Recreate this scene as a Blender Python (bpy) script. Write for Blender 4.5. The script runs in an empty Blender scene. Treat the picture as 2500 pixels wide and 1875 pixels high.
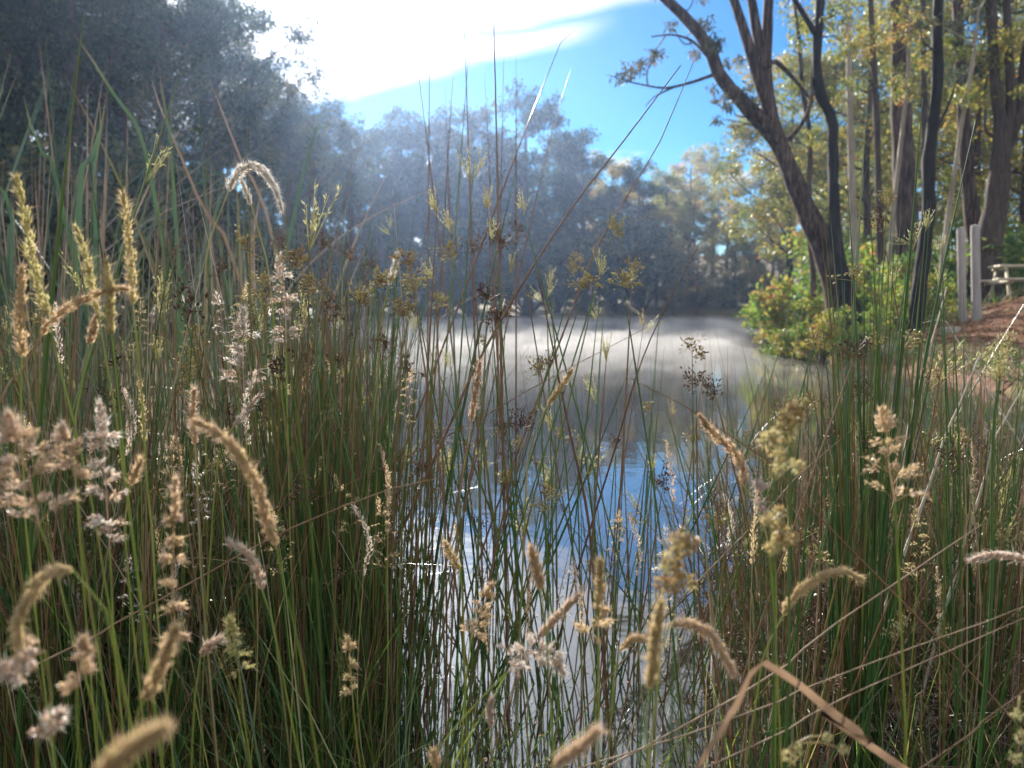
import bpy, math, random
import numpy as np
from mathutils import Vector

# ------------------------------------------------------------------ camera, sky, sun, exposure
CAM_H = 1.15
FPX = 1853.0                      # focal length in photograph pixels (2500 wide)
PITCH = math.atan((937.5 - 750) / FPX)
scene = bpy.context.scene
col = scene.collection
cam_data = bpy.data.cameras.new('camera')
cam = bpy.data.objects.new('camera', cam_data); col.objects.link(cam)
cam.location = (0, 0, CAM_H); cam.rotation_euler = (math.pi / 2 - PITCH, 0, 0)
cam_data.sensor_width = 36; cam_data.lens = FPX / 2500 * 36
cam_data.clip_start = 0.02; cam_data.clip_end = 2000
cam_data.dof.use_dof = True; cam_data.dof.focus_distance = 1.4
cam_data.dof.aperture_fstop = 5.2
scene.camera = cam

def ray(px, py):
    d = np.array([px - 1250.0, FPX, 0.0]); v = -(py - 937.5)
    y = FPX * math.cos(PITCH) + v * math.sin(PITCH)
    z = -FPX * math.sin(PITCH) + v * math.cos(PITCH)
    return np.array([px - 1250.0, y, z])
def at(px, py, Y):
    r = ray(px, py)
    return r / r[1] * Y + np.array([0, 0, CAM_H])
def unit(v):
    v = np.asarray(v, float); return v / np.linalg.norm(v)

SUN = unit(ray(812, -8))
SUN_EL = math.asin(SUN[2]); SUN_AZ = math.atan2(SUN[0], SUN[1])

world = bpy.data.worlds.new('World'); scene.world = world; world.use_nodes = True
wt = world.node_tree; wt.nodes.clear()
def N(t, typ, **kw):
    n = t.nodes.new(typ)
    for k, v in kw.items(): setattr(n, k, v)
    return n
def MATH(t, op, a, b=None, c=None, clamp=False):
    n = N(t, 'ShaderNodeMath', operation=op); n.use_clamp = clamp
    for i, v in enumerate((a, b, c)):
        if v is None: continue
        if isinstance(v, (int, float)): n.inputs[i].default_value = v
        else: t.links.new(v, n.inputs[i])
    return n.outputs[0]
tc = N(wt, 'ShaderNodeTexCoord')
sky = N(wt, 'ShaderNodeTexSky', sky_type='NISHITA')
sky.sun_disc = False; sky.sun_elevation = SUN_EL; sky.sun_rotation = SUN_AZ
sky.air_density = 1.0; sky.dust_density = 0.0; sky.ozone_density = 3.0; sky.altitude = 300
hs = N(wt, 'ShaderNodeHueSaturation'); hs.inputs['Saturation'].default_value = 1.6; hs.inputs['Hue'].default_value = 0.504; hs.inputs['Value'].default_value = 0.95
wt.links.new(sky.outputs[0], hs.inputs['Color'])
bg1 = N(wt, 'ShaderNodeBackground'); bg1.inputs[1].default_value = 0.052
wt.links.new(hs.outputs[0], bg1.inputs[0])
# cloud sheet: great-circle bands in the sky, wavering with noise
nz = N(wt, 'ShaderNodeTexNoise'); nz.inputs['Scale'].default_value = 7; nz.inputs['Detail'].default_value = 5
nmap = N(wt, 'ShaderNodeMapping'); nmap.inputs['Scale'].default_value = (1, 1, 3.2)
wt.links.new(tc.outputs['Generated'], nmap.inputs[0]); wt.links.new(nmap.outputs[0], nz.inputs['Vector'])
wob = MATH(wt, 'SUBTRACT', nz.outputs['Fac'], 0.5)
def plane_dot(p, q, amp):
    n = unit(np.cross(unit(ray(*p)), unit(ray(*q))))
    if n[2] < 0: n = -n
    d = N(wt, 'ShaderNodeVectorMath', operation='DOT_PRODUCT')
    wt.links.new(tc.outputs['Generated'], d.inputs[0]); d.inputs[1].default_value = n
    return MATH(wt, 'MULTIPLY_ADD', wob, amp, d.outputs['Value'])
def sm(x, a, b):
    n = N(wt, 'ShaderNodeMapRange', interpolation_type='SMOOTHSTEP'); n.clamp = True
    wt.links.new(x, n.inputs[0]); n.inputs[1].default_value = a; n.inputs[2].default_value = b
    return n.outputs[0]
low = sm(plane_dot((880, 232), (1500, 72), 0.03), -0.008, 0.02)
gapA = sm(plane_dot((950, 128), (1600, 10), 0.03), -0.004, 0.02)
gapB = sm(plane_dot((950, 136), (1500, 52), 0.03), 0.016, -0.006)
azd = N(wt, 'ShaderNodeVectorMath', operation='DOT_PRODUCT')
wt.links.new(tc.outputs['Generated'], azd.inputs[0]); azd.inputs[1].default_value = (1, -0.12, 0)
tail = sm(azd.outputs['Value'], 0.03, -0.06)
lower = MATH(wt, 'MULTIPLY', MATH(wt, 'MULTIPLY', low, gapB), tail)
mask = MATH(wt, 'MAXIMUM', gapA, lower)
# small fair-weather clouds low over the hills
cz = N(wt, 'ShaderNodeSeparateXYZ'); wt.links.new(tc.outputs['Generated'], cz.inputs[0])
nz2 = N(wt, 'ShaderNodeTexNoise'); nz2.inputs['Scale'].default_value = 9; nz2.inputs['Detail'].default_value = 6
nm2 = N(wt, 'ShaderNodeMapping'); nm2.inputs['Scale'].default_value = (1, 1, 3); nm2.inputs['Location'].default_value = (0.2, 0.0, 0.3)
wt.links.new(tc.outputs['Generated'], nm2.inputs[0]); wt.links.new(nm2.outputs[0], nz2.inputs['Vector'])
small = MATH(wt, 'MULTIPLY', sm(nz2.outputs['Fac'], 0.52, 0.64), sm(cz.outputs[2], 0.205, 0.175))
mask = MATH(wt, 'MAXIMUM', mask, small)
sd = N(wt, 'ShaderNodeVectorMath', operation='DOT_PRODUCT')
wt.links.new(tc.outputs['Generated'], sd.inputs[0]); sd.inputs[1].default_value = SUN
glow = MATH(wt, 'POWER', MATH(wt, 'MAXIMUM', sd.outputs['Value'], 0.0), 45)
bg2 = N(wt, 'ShaderNodeBackground'); bg2.inputs[0].default_value = (0.94, 0.96, 1, 1)
wt.links.new(MATH(wt, 'MULTIPLY_ADD', glow, 0.9, 0.36), bg2.inputs[1])
mixw = N(wt, 'ShaderNodeMixShader'); wt.links.new(MATH(wt, 'MULTIPLY', mask, 0.97), mixw.inputs[0])
wt.links.new(bg1.outputs[0], mixw.inputs[1]); wt.links.new(bg2.outputs[0], mixw.inputs[2])
wo = N(wt, 'ShaderNodeOutputWorld'); wt.links.new(mixw.outputs[0], wo.inputs[0])

sun_d = bpy.data.lights.new('sun', 'SUN'); sun_d.energy = 5.0; sun_d.angle = math.radians(0.55); sun_d.color = (1, 0.91, 0.78)
sun = bpy.data.objects.new('sun', sun_d); col.objects.link(sun); sun.location = (0, 0, 60)
sun.rotation_euler = Vector(SUN).to_track_quat('Z', 'Y').to_euler()

vs = scene.view_settings
vs.view_transform = 'Standard'; vs.look = 'None'; vs.gamma = 1; vs.use_curve_mapping = False
vs.exposure = 1.45
cy = scene.cycles
cy.use_denoising = True
try: cy.denoiser = 'OPENIMAGEDENOISE'
except Exception: pass
cy.max_bounces = 6; cy.diffuse_bounces = 2; cy.glossy_bounces = 3; cy.transmission_bounces = 3
cy.volume_bounces = 0; cy.transparent_max_bounces = 6
cy.sample_clamp_indirect = 6; cy.sample_clamp_direct = 0
cy.use_adaptive_sampling = True; cy.adaptive_threshold = 0.02
cy.volume_step_rate = 4; cy.volume_max_steps = 64
cy.caustics_reflective = False; cy.caustics_refractive = False

# ------------------------------------------------------------------ helpers
rng = np.random.default_rng(7)
random.seed(7)

def mk(name, V, F, mat, parent=None, tint=None, smooth=True, origin=None, link=True):
    V = np.asarray(V, np.float32).reshape(-1, 3)
    if origin is not None: V = V - np.asarray(origin, np.float32)
    Fs = F if isinstance(F, (list, tuple)) else [F]
    me = bpy.data.meshes.new(name)
    nf = sum(len(f) for f in Fs); nl = sum(f.size for f in Fs)
    me.vertices.add(len(V)); me.vertices.foreach_set('co', V.ravel())
    me.loops.add(nl); me.polygons.add(nf)
    me.loops.foreach_set('vertex_index', np.concatenate([f.ravel() for f in Fs]).astype(np.int32))
    sizes = np.concatenate([np.full(len(f), f.shape[1]) for f in Fs])
    starts = np.concatenate([[0], np.cumsum(sizes)[:-1]])
    me.polygons.foreach_set('loop_start', starts.astype(np.int32))
    if smooth: me.polygons.foreach_set('use_smooth', np.ones(nf, bool))
    if tint is not None:
        a = me.attributes.new('tint', 'FLOAT', 'POINT'); a.data.foreach_set('value', np.asarray(tint, np.float32))
    me.update(calc_edges=True)
    if mat: me.materials.append(mat)
    if not link: return me
    return ob(name, me, parent)
def ob(name, me, parent=None, loc=None, rot=None, scale=None):
    o = bpy.data.objects.new(name, me); col.objects.link(o)
    if parent: o.parent = parent
    if loc is not None: o.location = loc
    if rot is not None: o.rotation_euler = rot
    if scale is not None: o.scale = (scale,) * 3 if np.isscalar(scale) else scale
    return o
def tag(o, label=None, cat=None, group=None, kind=None):
    if label: o['label'] = label
    if cat: o['category'] = cat
    if group: o['group'] = group
    if kind: o['kind'] = kind
    return o
def empty(name, loc, label, cat, group=None):
    o = bpy.data.objects.new(name, None); col.objects.link(o); o.location = loc
    o.empty_display_size = 0.05
    return tag(o, label, cat, group)

def norm(a):
    return a / np.maximum(np.linalg.norm(a, axis=-1, keepdims=True), 1e-9)
def tubes(P, R, S=5, closed=False):
    """P (n,k,3) centre lines, R (n,k) radii -> verts, quads; vertex order n,k,S"""
    P = np.asarray(P, float); R = np.asarray(R, float)
    n, k, _ = P.shape
    T = norm(np.gradient(P, axis=1))
    mean = norm(P[:, -1] - P[:, 0])
    ref = np.where(np.abs(mean[:, 2:3]) > 0.8, np.array([[0.31, 0.95, 0.05]]), np.array([[0.05, 0.1, 1.0]]))
    U = norm(np.cross(T, ref[:, None, :])); W = np.cross(T, U)
    a = np.arange(S) / S * 2 * np.pi
    V = P[:, :, None, :] + R[:, :, None, None] * (np.cos(a)[None, None, :, None] * U[:, :, None, :] + np.sin(a)[None, None, :, None] * W[:, :, None, :])
    base = (np.arange(n) * k * S)[:, None, None] + (np.arange(k - 1) * S)[None, :, None] + np.arange(S)[None, None, :]
    nxt = base - np.arange(S) + (np.arange(S) + 1) % S
    F = np.stack([base, nxt, nxt + S, base + S], -1).reshape(-1, 4)
    return V.reshape(-1, 3), F
def bez(pts, k):
    """smooth curve through pts (Catmull-Rom), k samples"""
    p = np.asarray(pts, float)
    if len(p) == 2: return p[0] + (p[1] - p[0]) * np.linspace(0, 1, k)[:, None]
    p = np.vstack([2 * p[0] - p[1], p, 2 * p[-1] - p[-2]])
    seg = np.linalg.norm(np.diff(p[1:-1], axis=0), axis=1); c = np.concatenate([[0], np.cumsum(seg)])
    t = np.linspace(0, c[-1], k); i = np.clip(np.searchsorted(c, t, 'right') - 1, 0, len(seg) - 1)
    u = ((t - c[i]) / np.maximum(seg[i], 1e-9))[:, None]
    a, b, cc, d = p[i], p[i + 1], p[i + 2], p[i + 3]
    return 0.5 * (2 * b + (cc - a) * u + (2 * a - 5 * b + 4 * cc - d) * u ** 2 + (3 * b - a - 3 * cc + d) * u ** 3)
def join(parts):
    Vs, Fs, Ts, o = [], [], [], 0
    for V, F, t in parts:
        Vs.append(V); Fs.append(F + o); o += len(V)
        Ts.append(np.full(len(V), t) if np.isscalar(t) else t)
    return np.concatenate(Vs), np.concatenate(Fs), np.concatenate(Ts)
def spindles(C, D, L, R, S=3, mid=0.45):
    """small pointed grains: start C, direction D, length L, max radius R"""
    C = np.asarray(C); D = norm(np.asarray(D)); L = np.asarray(L)[:, None]; R = np.asarray(R)
    P = np.stack([C, C + D * L * mid, C + D * L], 1)
    return tubes(P, np.stack([R * 0.25, R, R * 0.06], 1), S)
def leaves(C, D, Nn, L, W):
    """n leaf blades: base C, direction D, normal N, length, width -> kite quads, slightly folded"""
    D = norm(D); B = norm(np.cross(D, Nn)); Nn = np.cross(B, D)
    L = L[:, None]; W = W[:, None]
    V = np.stack([C, C + D * L * .42 + B * W * .5 - Nn * W * .12, C + D * L - Nn * L * .06, C + D * L * .42 - B * W * .5 - Nn * W * .12], 1)
    F = np.arange(len(C) * 4).reshape(-1, 4)
    return V.reshape(-1, 3), F
def rdir(n, up=0.0):
    v = rng.normal(size=(n, 3)); v[:, 2] += up; return norm(v)

# ------------------------------------------------------------------ materials
def ramp(t, fac, stops):
    r = N(t, 'ShaderNodeValToRGB'); t.links.new(fac, r.inputs[0])
    e = r.color_ramp.elements
    while len(e) < len(stops): e.new(0.5)
    for i, (p, c) in enumerate(stops): e[i].position = p; e[i].color = (*c, 1)
    return r.outputs[0]
def mat_new(name):
    m = bpy.data.materials.new(name); m.use_nodes = True; t = m.node_tree; t.nodes.clear()
    return m, t, N(t, 'ShaderNodeOutputMaterial')
def plant_mat(name, stops, transl=0.35, gloss=0.08, rough=0.4, objvar=0.0, tcol=None, noise=0.0, nscale=60):
    m, t, out = mat_new(name)
    a = N(t, 'ShaderNodeAttribute', attribute_name='tint'); f = a.outputs['Fac']
    if objvar:
        oi = N(t, 'ShaderNodeObjectInfo')
        f = MATH(t, 'ADD', f, MATH(t, 'MULTIPLY', MATH(t, 'SUBTRACT', oi.outputs['Random'], 0.5), objvar), clamp=True)
    if noise:
        tx = N(t, 'ShaderNodeTexCoord'); nn = N(t, 'ShaderNodeTexNoise'); nn.inputs['Scale'].default_value = nscale
        t.links.new(tx.outputs['Object'], nn.inputs['Vector'])
        f = MATH(t, 'ADD', f, MATH(t, 'MULTIPLY', MATH(t, 'SUBTRACT', nn.outputs['Fac'], 0.5), noise), clamp=True)
    c = ramp(t, f, stops)
    d = N(t, 'ShaderNodeBsdfDiffuse'); t.links.new(c, d.inputs[0]); s = d.outputs[0]
    if transl:
        tr = N(t, 'ShaderNodeBsdfTranslucent')
        if tcol:
            mx = N(t, 'ShaderNodeMix', data_type='RGBA', blend_type='MULTIPLY'); mx.inputs[0].default_value = 1
            t.links.new(c, mx.inputs[6]); mx.inputs[7].default_value = (*tcol, 1); t.links.new(mx.outputs[2], tr.inputs[0])
        else: t.links.new(c, tr.inputs[0])
        x = N(t, 'ShaderNodeMixShader'); x.inputs[0].default_value = transl
        t.links.new(s, x.inputs[1]); t.links.new(tr.outputs[0], x.inputs[2]); s = x.outputs[0]
    if gloss:
        g = N(t, 'ShaderNodeBsdfGlossy'); g.inputs['Roughness'].default_value = rough; g.inputs[0].default_value = (.9, .95, 1, 1)
        x = N(t, 'ShaderNodeMixShader'); x.inputs[0].default_value = gloss
        t.links.new(s, x.inputs[1]); t.links.new(g.outputs[0], x.inputs[2]); s = x.outputs[0]
    t.links.new(s, out.inputs[0]); return m
def solid_mat(name, stops, scale=(6, 6, 6), rough=0.85, bump=0.4, bdist=0.02, detail=6, spec=0.2):
    m, t, out = mat_new(name)
    tx = N(t, 'ShaderNodeTexCoord'); mp = N(t, 'ShaderNodeMapping'); mp.inputs['Scale'].default_value = scale
    t.links.new(tx.outputs['Object'], mp.inputs[0])
    nn = N(t, 'ShaderNodeTexNoise'); nn.inputs['Scale'].default_value = 1; nn.inputs['Detail'].default_value = detail
    nn.inputs['Roughness'].default_value = 0.65
    t.links.new(mp.outputs[0], nn.inputs['Vector'])
    b = N(t, 'ShaderNodeBsdfPrincipled'); b.inputs['Roughness'].default_value = rough
    b.inputs['Specular IOR Level'].default_value = spec
    t.links.new(ramp(t, nn.outputs['Fac'], stops), b.inputs['Base Color'])
    if bump:
        bm = N(t, 'ShaderNodeBump'); bm.inputs['Strength'].default_value = bump; bm.inputs['Distance'].default_value = bdist
        t.links.new(nn.outputs['Fac'], bm.inputs['Height']); t.links.new(bm.outputs[0], b.inputs['Normal'])
    t.links.new(b.outputs[0], out.inputs[0]); return m

M = {}
# rush stems: tint 0 fresh green .. 0.5 olive .. 0.75 brown .. 1 bleached straw
M['rush'] = plant_mat('rush_stem', [(0, (.03, .105, .032)), (.25, (.055, .15, .034)), (.42, (.14, .19, .045)), (.55, (.26, .22, .07)), (.66, (.15, .085, .05)), (.82, (.24, .14, .08)), (1, (.5, .41, .31))], transl=.18, gloss=.11, rough=.27, noise=.22, nscale=9)
M['straw'] = plant_mat('dry_straw', [(0, (.1, .08, .05)), (.66, (.14, .08, .05)), (.82, (.26, .16, .1)), (1, (.46, .38, .29))], transl=.15, gloss=.02, rough=.6, noise=.3, nscale=30)
M['capsule'] = plant_mat('rush_flower', [(0, (.46, .46, .22)), (.2, (.5, .47, .25)), (.4, (.42, .32, .15)), (.6, (.26, .16, .09)), (1, (.10, .05, .04))], transl=.45, gloss=.04, objvar=.3)
M['plume'] = plant_mat('seed_plume', [(0, (.45, .46, .18)), (.3, (.55, .47, .26)), (.55, (.6, .46, .28)), (.75, (.56, .41, .32)), (.9, (.58, .51, .46)), (1, (.75, .73, .70))], transl=.5, gloss=.03)
M['stalk'] = plant_mat('grass_stalk', [(0, (.14, .26, .04)), (.4, (.30, .36, .08)), (.7, (.4, .36, .2)), (.85, (.33, .2, .13)), (1, (.52, .45, .36))], transl=.4, gloss=.06, noise=.12, nscale=14)
M['grass'] = plant_mat('grass_blade', [(0, (.025, .075, .02)), (.35, (.06, .15, .025)), (.6, (.2, .27, .05)), (.8, (.34, .27, .13)), (1, (.25, .14, .08))], transl=.5, gloss=.06)
M['cattail'] = plant_mat('shade_toned_cattail_leaf', [(0, (.02, .055, .03)), (.4, (.035, .085, .035)), (.6, (.1, .115, .05)), (.75, (.13, .085, .06)), (1, (.22, .175, .14))], transl=.33, gloss=.07, noise=.15, nscale=5)  # leaf colours darkened to stand in for the trees' shadow
M['dead'] = plant_mat('dead_leaf', [(0, (.17, .11, .075)), (.5, (.28, .19, .13)), (1, (.37, .28, .19))], transl=.4, gloss=.04, noise=.7, nscale=40)
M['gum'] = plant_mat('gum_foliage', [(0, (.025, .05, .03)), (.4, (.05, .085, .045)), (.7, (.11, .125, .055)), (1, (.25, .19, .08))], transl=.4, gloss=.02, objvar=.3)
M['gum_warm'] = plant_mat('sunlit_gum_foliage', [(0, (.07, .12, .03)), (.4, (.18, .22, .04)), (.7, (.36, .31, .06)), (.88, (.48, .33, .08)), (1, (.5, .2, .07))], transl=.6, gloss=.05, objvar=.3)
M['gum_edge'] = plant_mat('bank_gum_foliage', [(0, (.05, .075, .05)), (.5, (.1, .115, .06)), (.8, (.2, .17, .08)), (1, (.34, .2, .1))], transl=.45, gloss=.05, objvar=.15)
M['shrub'] = plant_mat('shrub_foliage', [(0, (.06, .14, .03)), (.4, (.17, .27, .04)), (.7, (.32, .33, .06)), (.92, (.42, .3, .07)), (1, (.38, .16, .07))], transl=.55, gloss=.04, objvar=.3)
M['bark'] = solid_mat('bark', [(.3, (.03, .024, .022)), (.5, (.08, .062, .052)), (.7, (.14, .115, .1))], (15, 15, 2.2), bump=1, bdist=.06)
M['bark_dark'] = solid_mat('near_black_bark', [(.3, (.012, .012, .014)), (.55, (.03, .03, .033)), (.75, (.06, .052, .05))], (9, 9, 1.6), bump=.9, bdist=.04)  # near-black tone for the darkest trunks and the logs
M['bark_red'] = solid_mat('stringy_bark', [(.36, (.018, .013, .012)), (.5, (.075, .052, .043)), (.62, (.19, .14, .115))], (17, 17, 1.6), bump=1, bdist=.06)
M['bark_pale'] = solid_mat('smooth_pale_bark', [(.3, (.2, .17, .14)), (.5, (.34, .3, .25)), (.7, (.45, .4, .35))], (5, 5, 1.5), bump=.4, bdist=.02)
M['post'] = solid_mat('weathered_post', [(.3, (.30, .28, .29)), (.7, (.44, .42, .42))], (25, 25, 3), bump=.4, bdist=.004)
M['timber'] = solid_mat('bleached_timber', [(.3, (.42, .38, .3)), (.7, (.66, .62, .53))], (3, 30, 30), bump=.4, bdist=.004)
M['soil'] = solid_mat('litter_soil', [(.3, (.06, .03, .02)), (.5, (.15, .075, .045)), (.62, (.22, .12, .075)), (.8, (.32, .2, .13))], (7, 7, 7), bump=1, bdist=.04)
M['litter'] = plant_mat('leaf_litter', [(0, (.16, .07, .04)), (.5, (.34, .17, .09)), (1, (.45, .3, .2))], transl=.2, gloss=.05)
M['twig'] = solid_mat('bleached_twig', [(.3, (.45, .4, .36)), (.7, (.7, .66, .62))], (20, 20, 20), bump=.2, bdist=.002)
M['stone'] = solid_mat('pale_stone', [(.3, (.2, .19, .16)), (.7, (.42, .4, .34))], (5, 5, 5), bump=.8, bdist=.03)

# ------------------------------------------------------------------ ground, water, path
POND = np.array([(-.62, 1.7), (-1.15, 3.0), (-2.2, 7), (-4, 14), (-8, 30), (-13, 55), (-17, 84), (0, 86), (15, 88), (31, 86),
                 (27, 62), (15, 40), (9.4, 28), (7.7, 21), (6.7, 16.5), (7.0, 12), (6.4, 8), (5, 5), (3.2, 3), (2, 1.9), (.8, 1.62)])
def sdist(x, y):
    p = np.stack([np.ravel(x), np.ravel(y)], -1); n = len(POND)
    best = np.full(len(p), 1e9); inside = np.zeros(len(p), bool)
    for i in range(n):
        a, b = POND[i], POND[(i + 1) % n]
        ab = b - a; t = np.clip(((p - a) @ ab) / (ab @ ab), 0, 1)
        best = np.minimum(best, np.linalg.norm(p - a - t[:, None] * ab, axis=1))
        c = ((a[1] > p[:, 1]) != (b[1] > p[:, 1])) & (p[:, 0] < (b[0] - a[0]) * (p[:, 1] - a[1]) / (b[1] - a[1] + 1e-12) + a[0])
        inside ^= c
    return np.where(inside, -best, best).reshape(np.shape(x))
def sstep(x, a, b):
    t = np.clip((x - a) / (b - a), 0, 1); return t * t * (3 - 2 * t)
def ground_z(x, y):
    x = np.asarray(x, float); y = np.asarray(y, float); s = sdist(x, y)
    wig = .05 * np.sin(x * 1.3 + y * .7) + .04 * np.sin(x * 3.1 - y * 2.3) + .02 * np.sin(x * 7.7 + y * 6.1)
    bed = np.maximum(-.9, s * .25)
    right = sstep(x, 3.5, 7) * sstep(y, 6, 10)
    bank = right * (.32 * sstep(s, -.15, .35) + .20 * np.clip(s, 0, 6) + .1 * np.clip(s - 6, 0, 10) + .16 * np.clip(s - 16, 0, 60)) \
        + (1 - right) * (.05 * sstep(s, 0, .4) + .03 * np.clip(s, 0, 8) + .12 * np.clip(s - 6, 0, 90))
    return np.where(s < 0, bed + right * .32 * sstep(s, -.15, .35), bank) + wig * sstep(s, .0, 1.2) * (.25 + .75 * sstep(y, 3, 8))
def gz(x, y): return float(ground_z(np.array([x]), np.array([y]))[0])
def axis(lo, hi, near_lo, near_hi, fine, coarse_n):
    return np.concatenate([lo + (near_lo - lo) * (1 - np.linspace(1, 0, coarse_n, endpoint=False) ** 1.8),
                           np.arange(near_lo, near_hi, fine),
                           near_hi + (hi - near_hi) * np.linspace(0, 1, coarse_n) ** 1.8])
def grid_mesh(X, Y, Z):
    ny, nx = X.shape
    V = np.stack([X, Y, Z], -1).reshape(-1, 3)
    i = (np.arange(ny - 1)[:, None] * nx + np.arange(nx - 1)[None]).reshape(-1, 1)
    return V, np.concatenate([i, i + 1, i + nx + 1, i + nx], 1)
gx = axis(-190, 190, -5, 16, .14, 60); gy = axis(-60, 200, -1, 26, .16, 60)
X, Y = np.meshgrid(gx, gy)
M['ground'] = solid_mat('bank_soil', [(.3, (.05, .07, .02)), (.48, (.12, .11, .04)), (.6, (.2, .12, .06)), (.75, (.26, .16, .09))], (2.2, 2.2, 2.2), bump=1, bdist=.06)
V, F = grid_mesh(X, Y, ground_z(X, Y))
tag(mk('ground', V, F, M['ground']), 'low grassy pond bank and wooded slopes', None, None, 'structure')

mw, t, out = mat_new('pond_water')
tx = N(t, 'ShaderNodeTexCoord')
n1 = N(t, 'ShaderNodeTexNoise'); n1.inputs['Scale'].default_value = 3.2; n1.inputs['Detail'].default_value = 3
n2 = N(t, 'ShaderNodeTexNoise'); n2.inputs['Scale'].default_value = 26; n2.inputs['Detail'].default_value = 2
for n_ in (n1, n2): t.links.new(tx.outputs['Object'], n_.inputs['Vector'])
hh = MATH(t, 'MULTIPLY_ADD', n2.outputs['Fac'], .08, n1.outputs['Fac'])
bm = N(t, 'ShaderNodeBump'); bm.inputs['Strength'].default_value = .18; bm.inputs['Distance'].default_value = .012
t.links.new(hh, bm.inputs['Height'])
dif = N(t, 'ShaderNodeBsdfDiffuse'); dif.inputs[0].default_value = (.026, .024, .017, 1)
gl = N(t, 'ShaderNodeBsdfGlossy'); gl.inputs['Roughness'].default_value = .035; gl.inputs[0].default_value = (1, 1, 1, 1)
fr = N(t, 'ShaderNodeFresnel'); fr.inputs['IOR'].default_value = 2.6
t.links.new(bm.outputs[0], gl.inputs['Normal']); t.links.new(bm.outputs[0], fr.inputs['Normal'])
mx = N(t, 'ShaderNodeMixShader'); t.links.new(fr.outputs[0], mx.inputs[0]); t.links.new(dif.outputs[0], mx.inputs[1]); t.links.new(gl.outputs[0], mx.inputs[2])
t.links.new(mx.outputs[0], out.inputs[0])
wx, wy = np.meshgrid(np.linspace(-20, 34, 28), np.linspace(1.2, 92, 40))
V, F = grid_mesh(wx, wy, np.zeros_like(wx))
tag(mk('water', V, F, mw), 'still pond water with mist lying on it', None, None, 'structure')

# bare red-brown path and trampled landing on the bank
pu = np.linspace(0, 1, 34); pv = np.linspace(-1, 1, 15)
pc = bez([(7.5, 10.2), (7.7, 12.6), (8.7, 14.3), (10.8, 16), (13.6, 18), (18, 20.5)], 34); tang = norm(np.gradient(pc, axis=0))
nrm2 = np.stack([-tang[:, 1], tang[:, 0]], -1); wv = 1.15 + .25 * np.sin(np.linspace(0, 9, 34)) + .7 * np.linspace(1, 0, 34)
PX = pc[:, None, 0] + nrm2[:, None, 0] * wv[:, None] * pv[None]; PY = pc[:, None, 1] + nrm2[:, None, 1] * wv[:, None] * pv[None]
PZ = ground_z(PX, PY) + .03 * (1 - pv[None] ** 4) - .008
V, F = grid_mesh(PX, PY, PZ)
tag(mk('path', V, F, M['soil']), 'red-brown dirt path climbing the bank', None, None, 'structure')

# ------------------------------------------------------------------ trees
def leaf_cloud(centres, radii, n_each, L, flat=.75, droop=.6, wr=.36, tint_mu=.4, tint_sd=.22):
    C, Ti = [], []
    for c, r, n in zip(centres, radii, n_each):
        n = int(n)
        d = rdir(n); rr = rng.random(n) ** .45
        # sub-lumps so the outline is uneven
        ln = 7; lump = rdir(ln) * r * .62
        which = rng.integers(0, ln, n)
        p = lump[which] + d * (rr * r * rng.uniform(.35, .6, n))[:, None]
        p[:, 2] *= flat
        C.append(c + p); Ti.append(np.clip(rng.normal(tint_mu, tint_sd, n) + .12 * rng.normal() , 0, 1))
    C = np.concatenate(C); n = len(C)
    D = rdir(n); D[:, 2] -= droop; D = norm(D)
    V, F = leaves(C, D, rdir(n), L * rng.uniform(.6, 1.3, n), L * wr * rng.uniform(.7, 1.3, n))
    return V, F, np.repeat(np.concatenate(Ti), 4)
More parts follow.
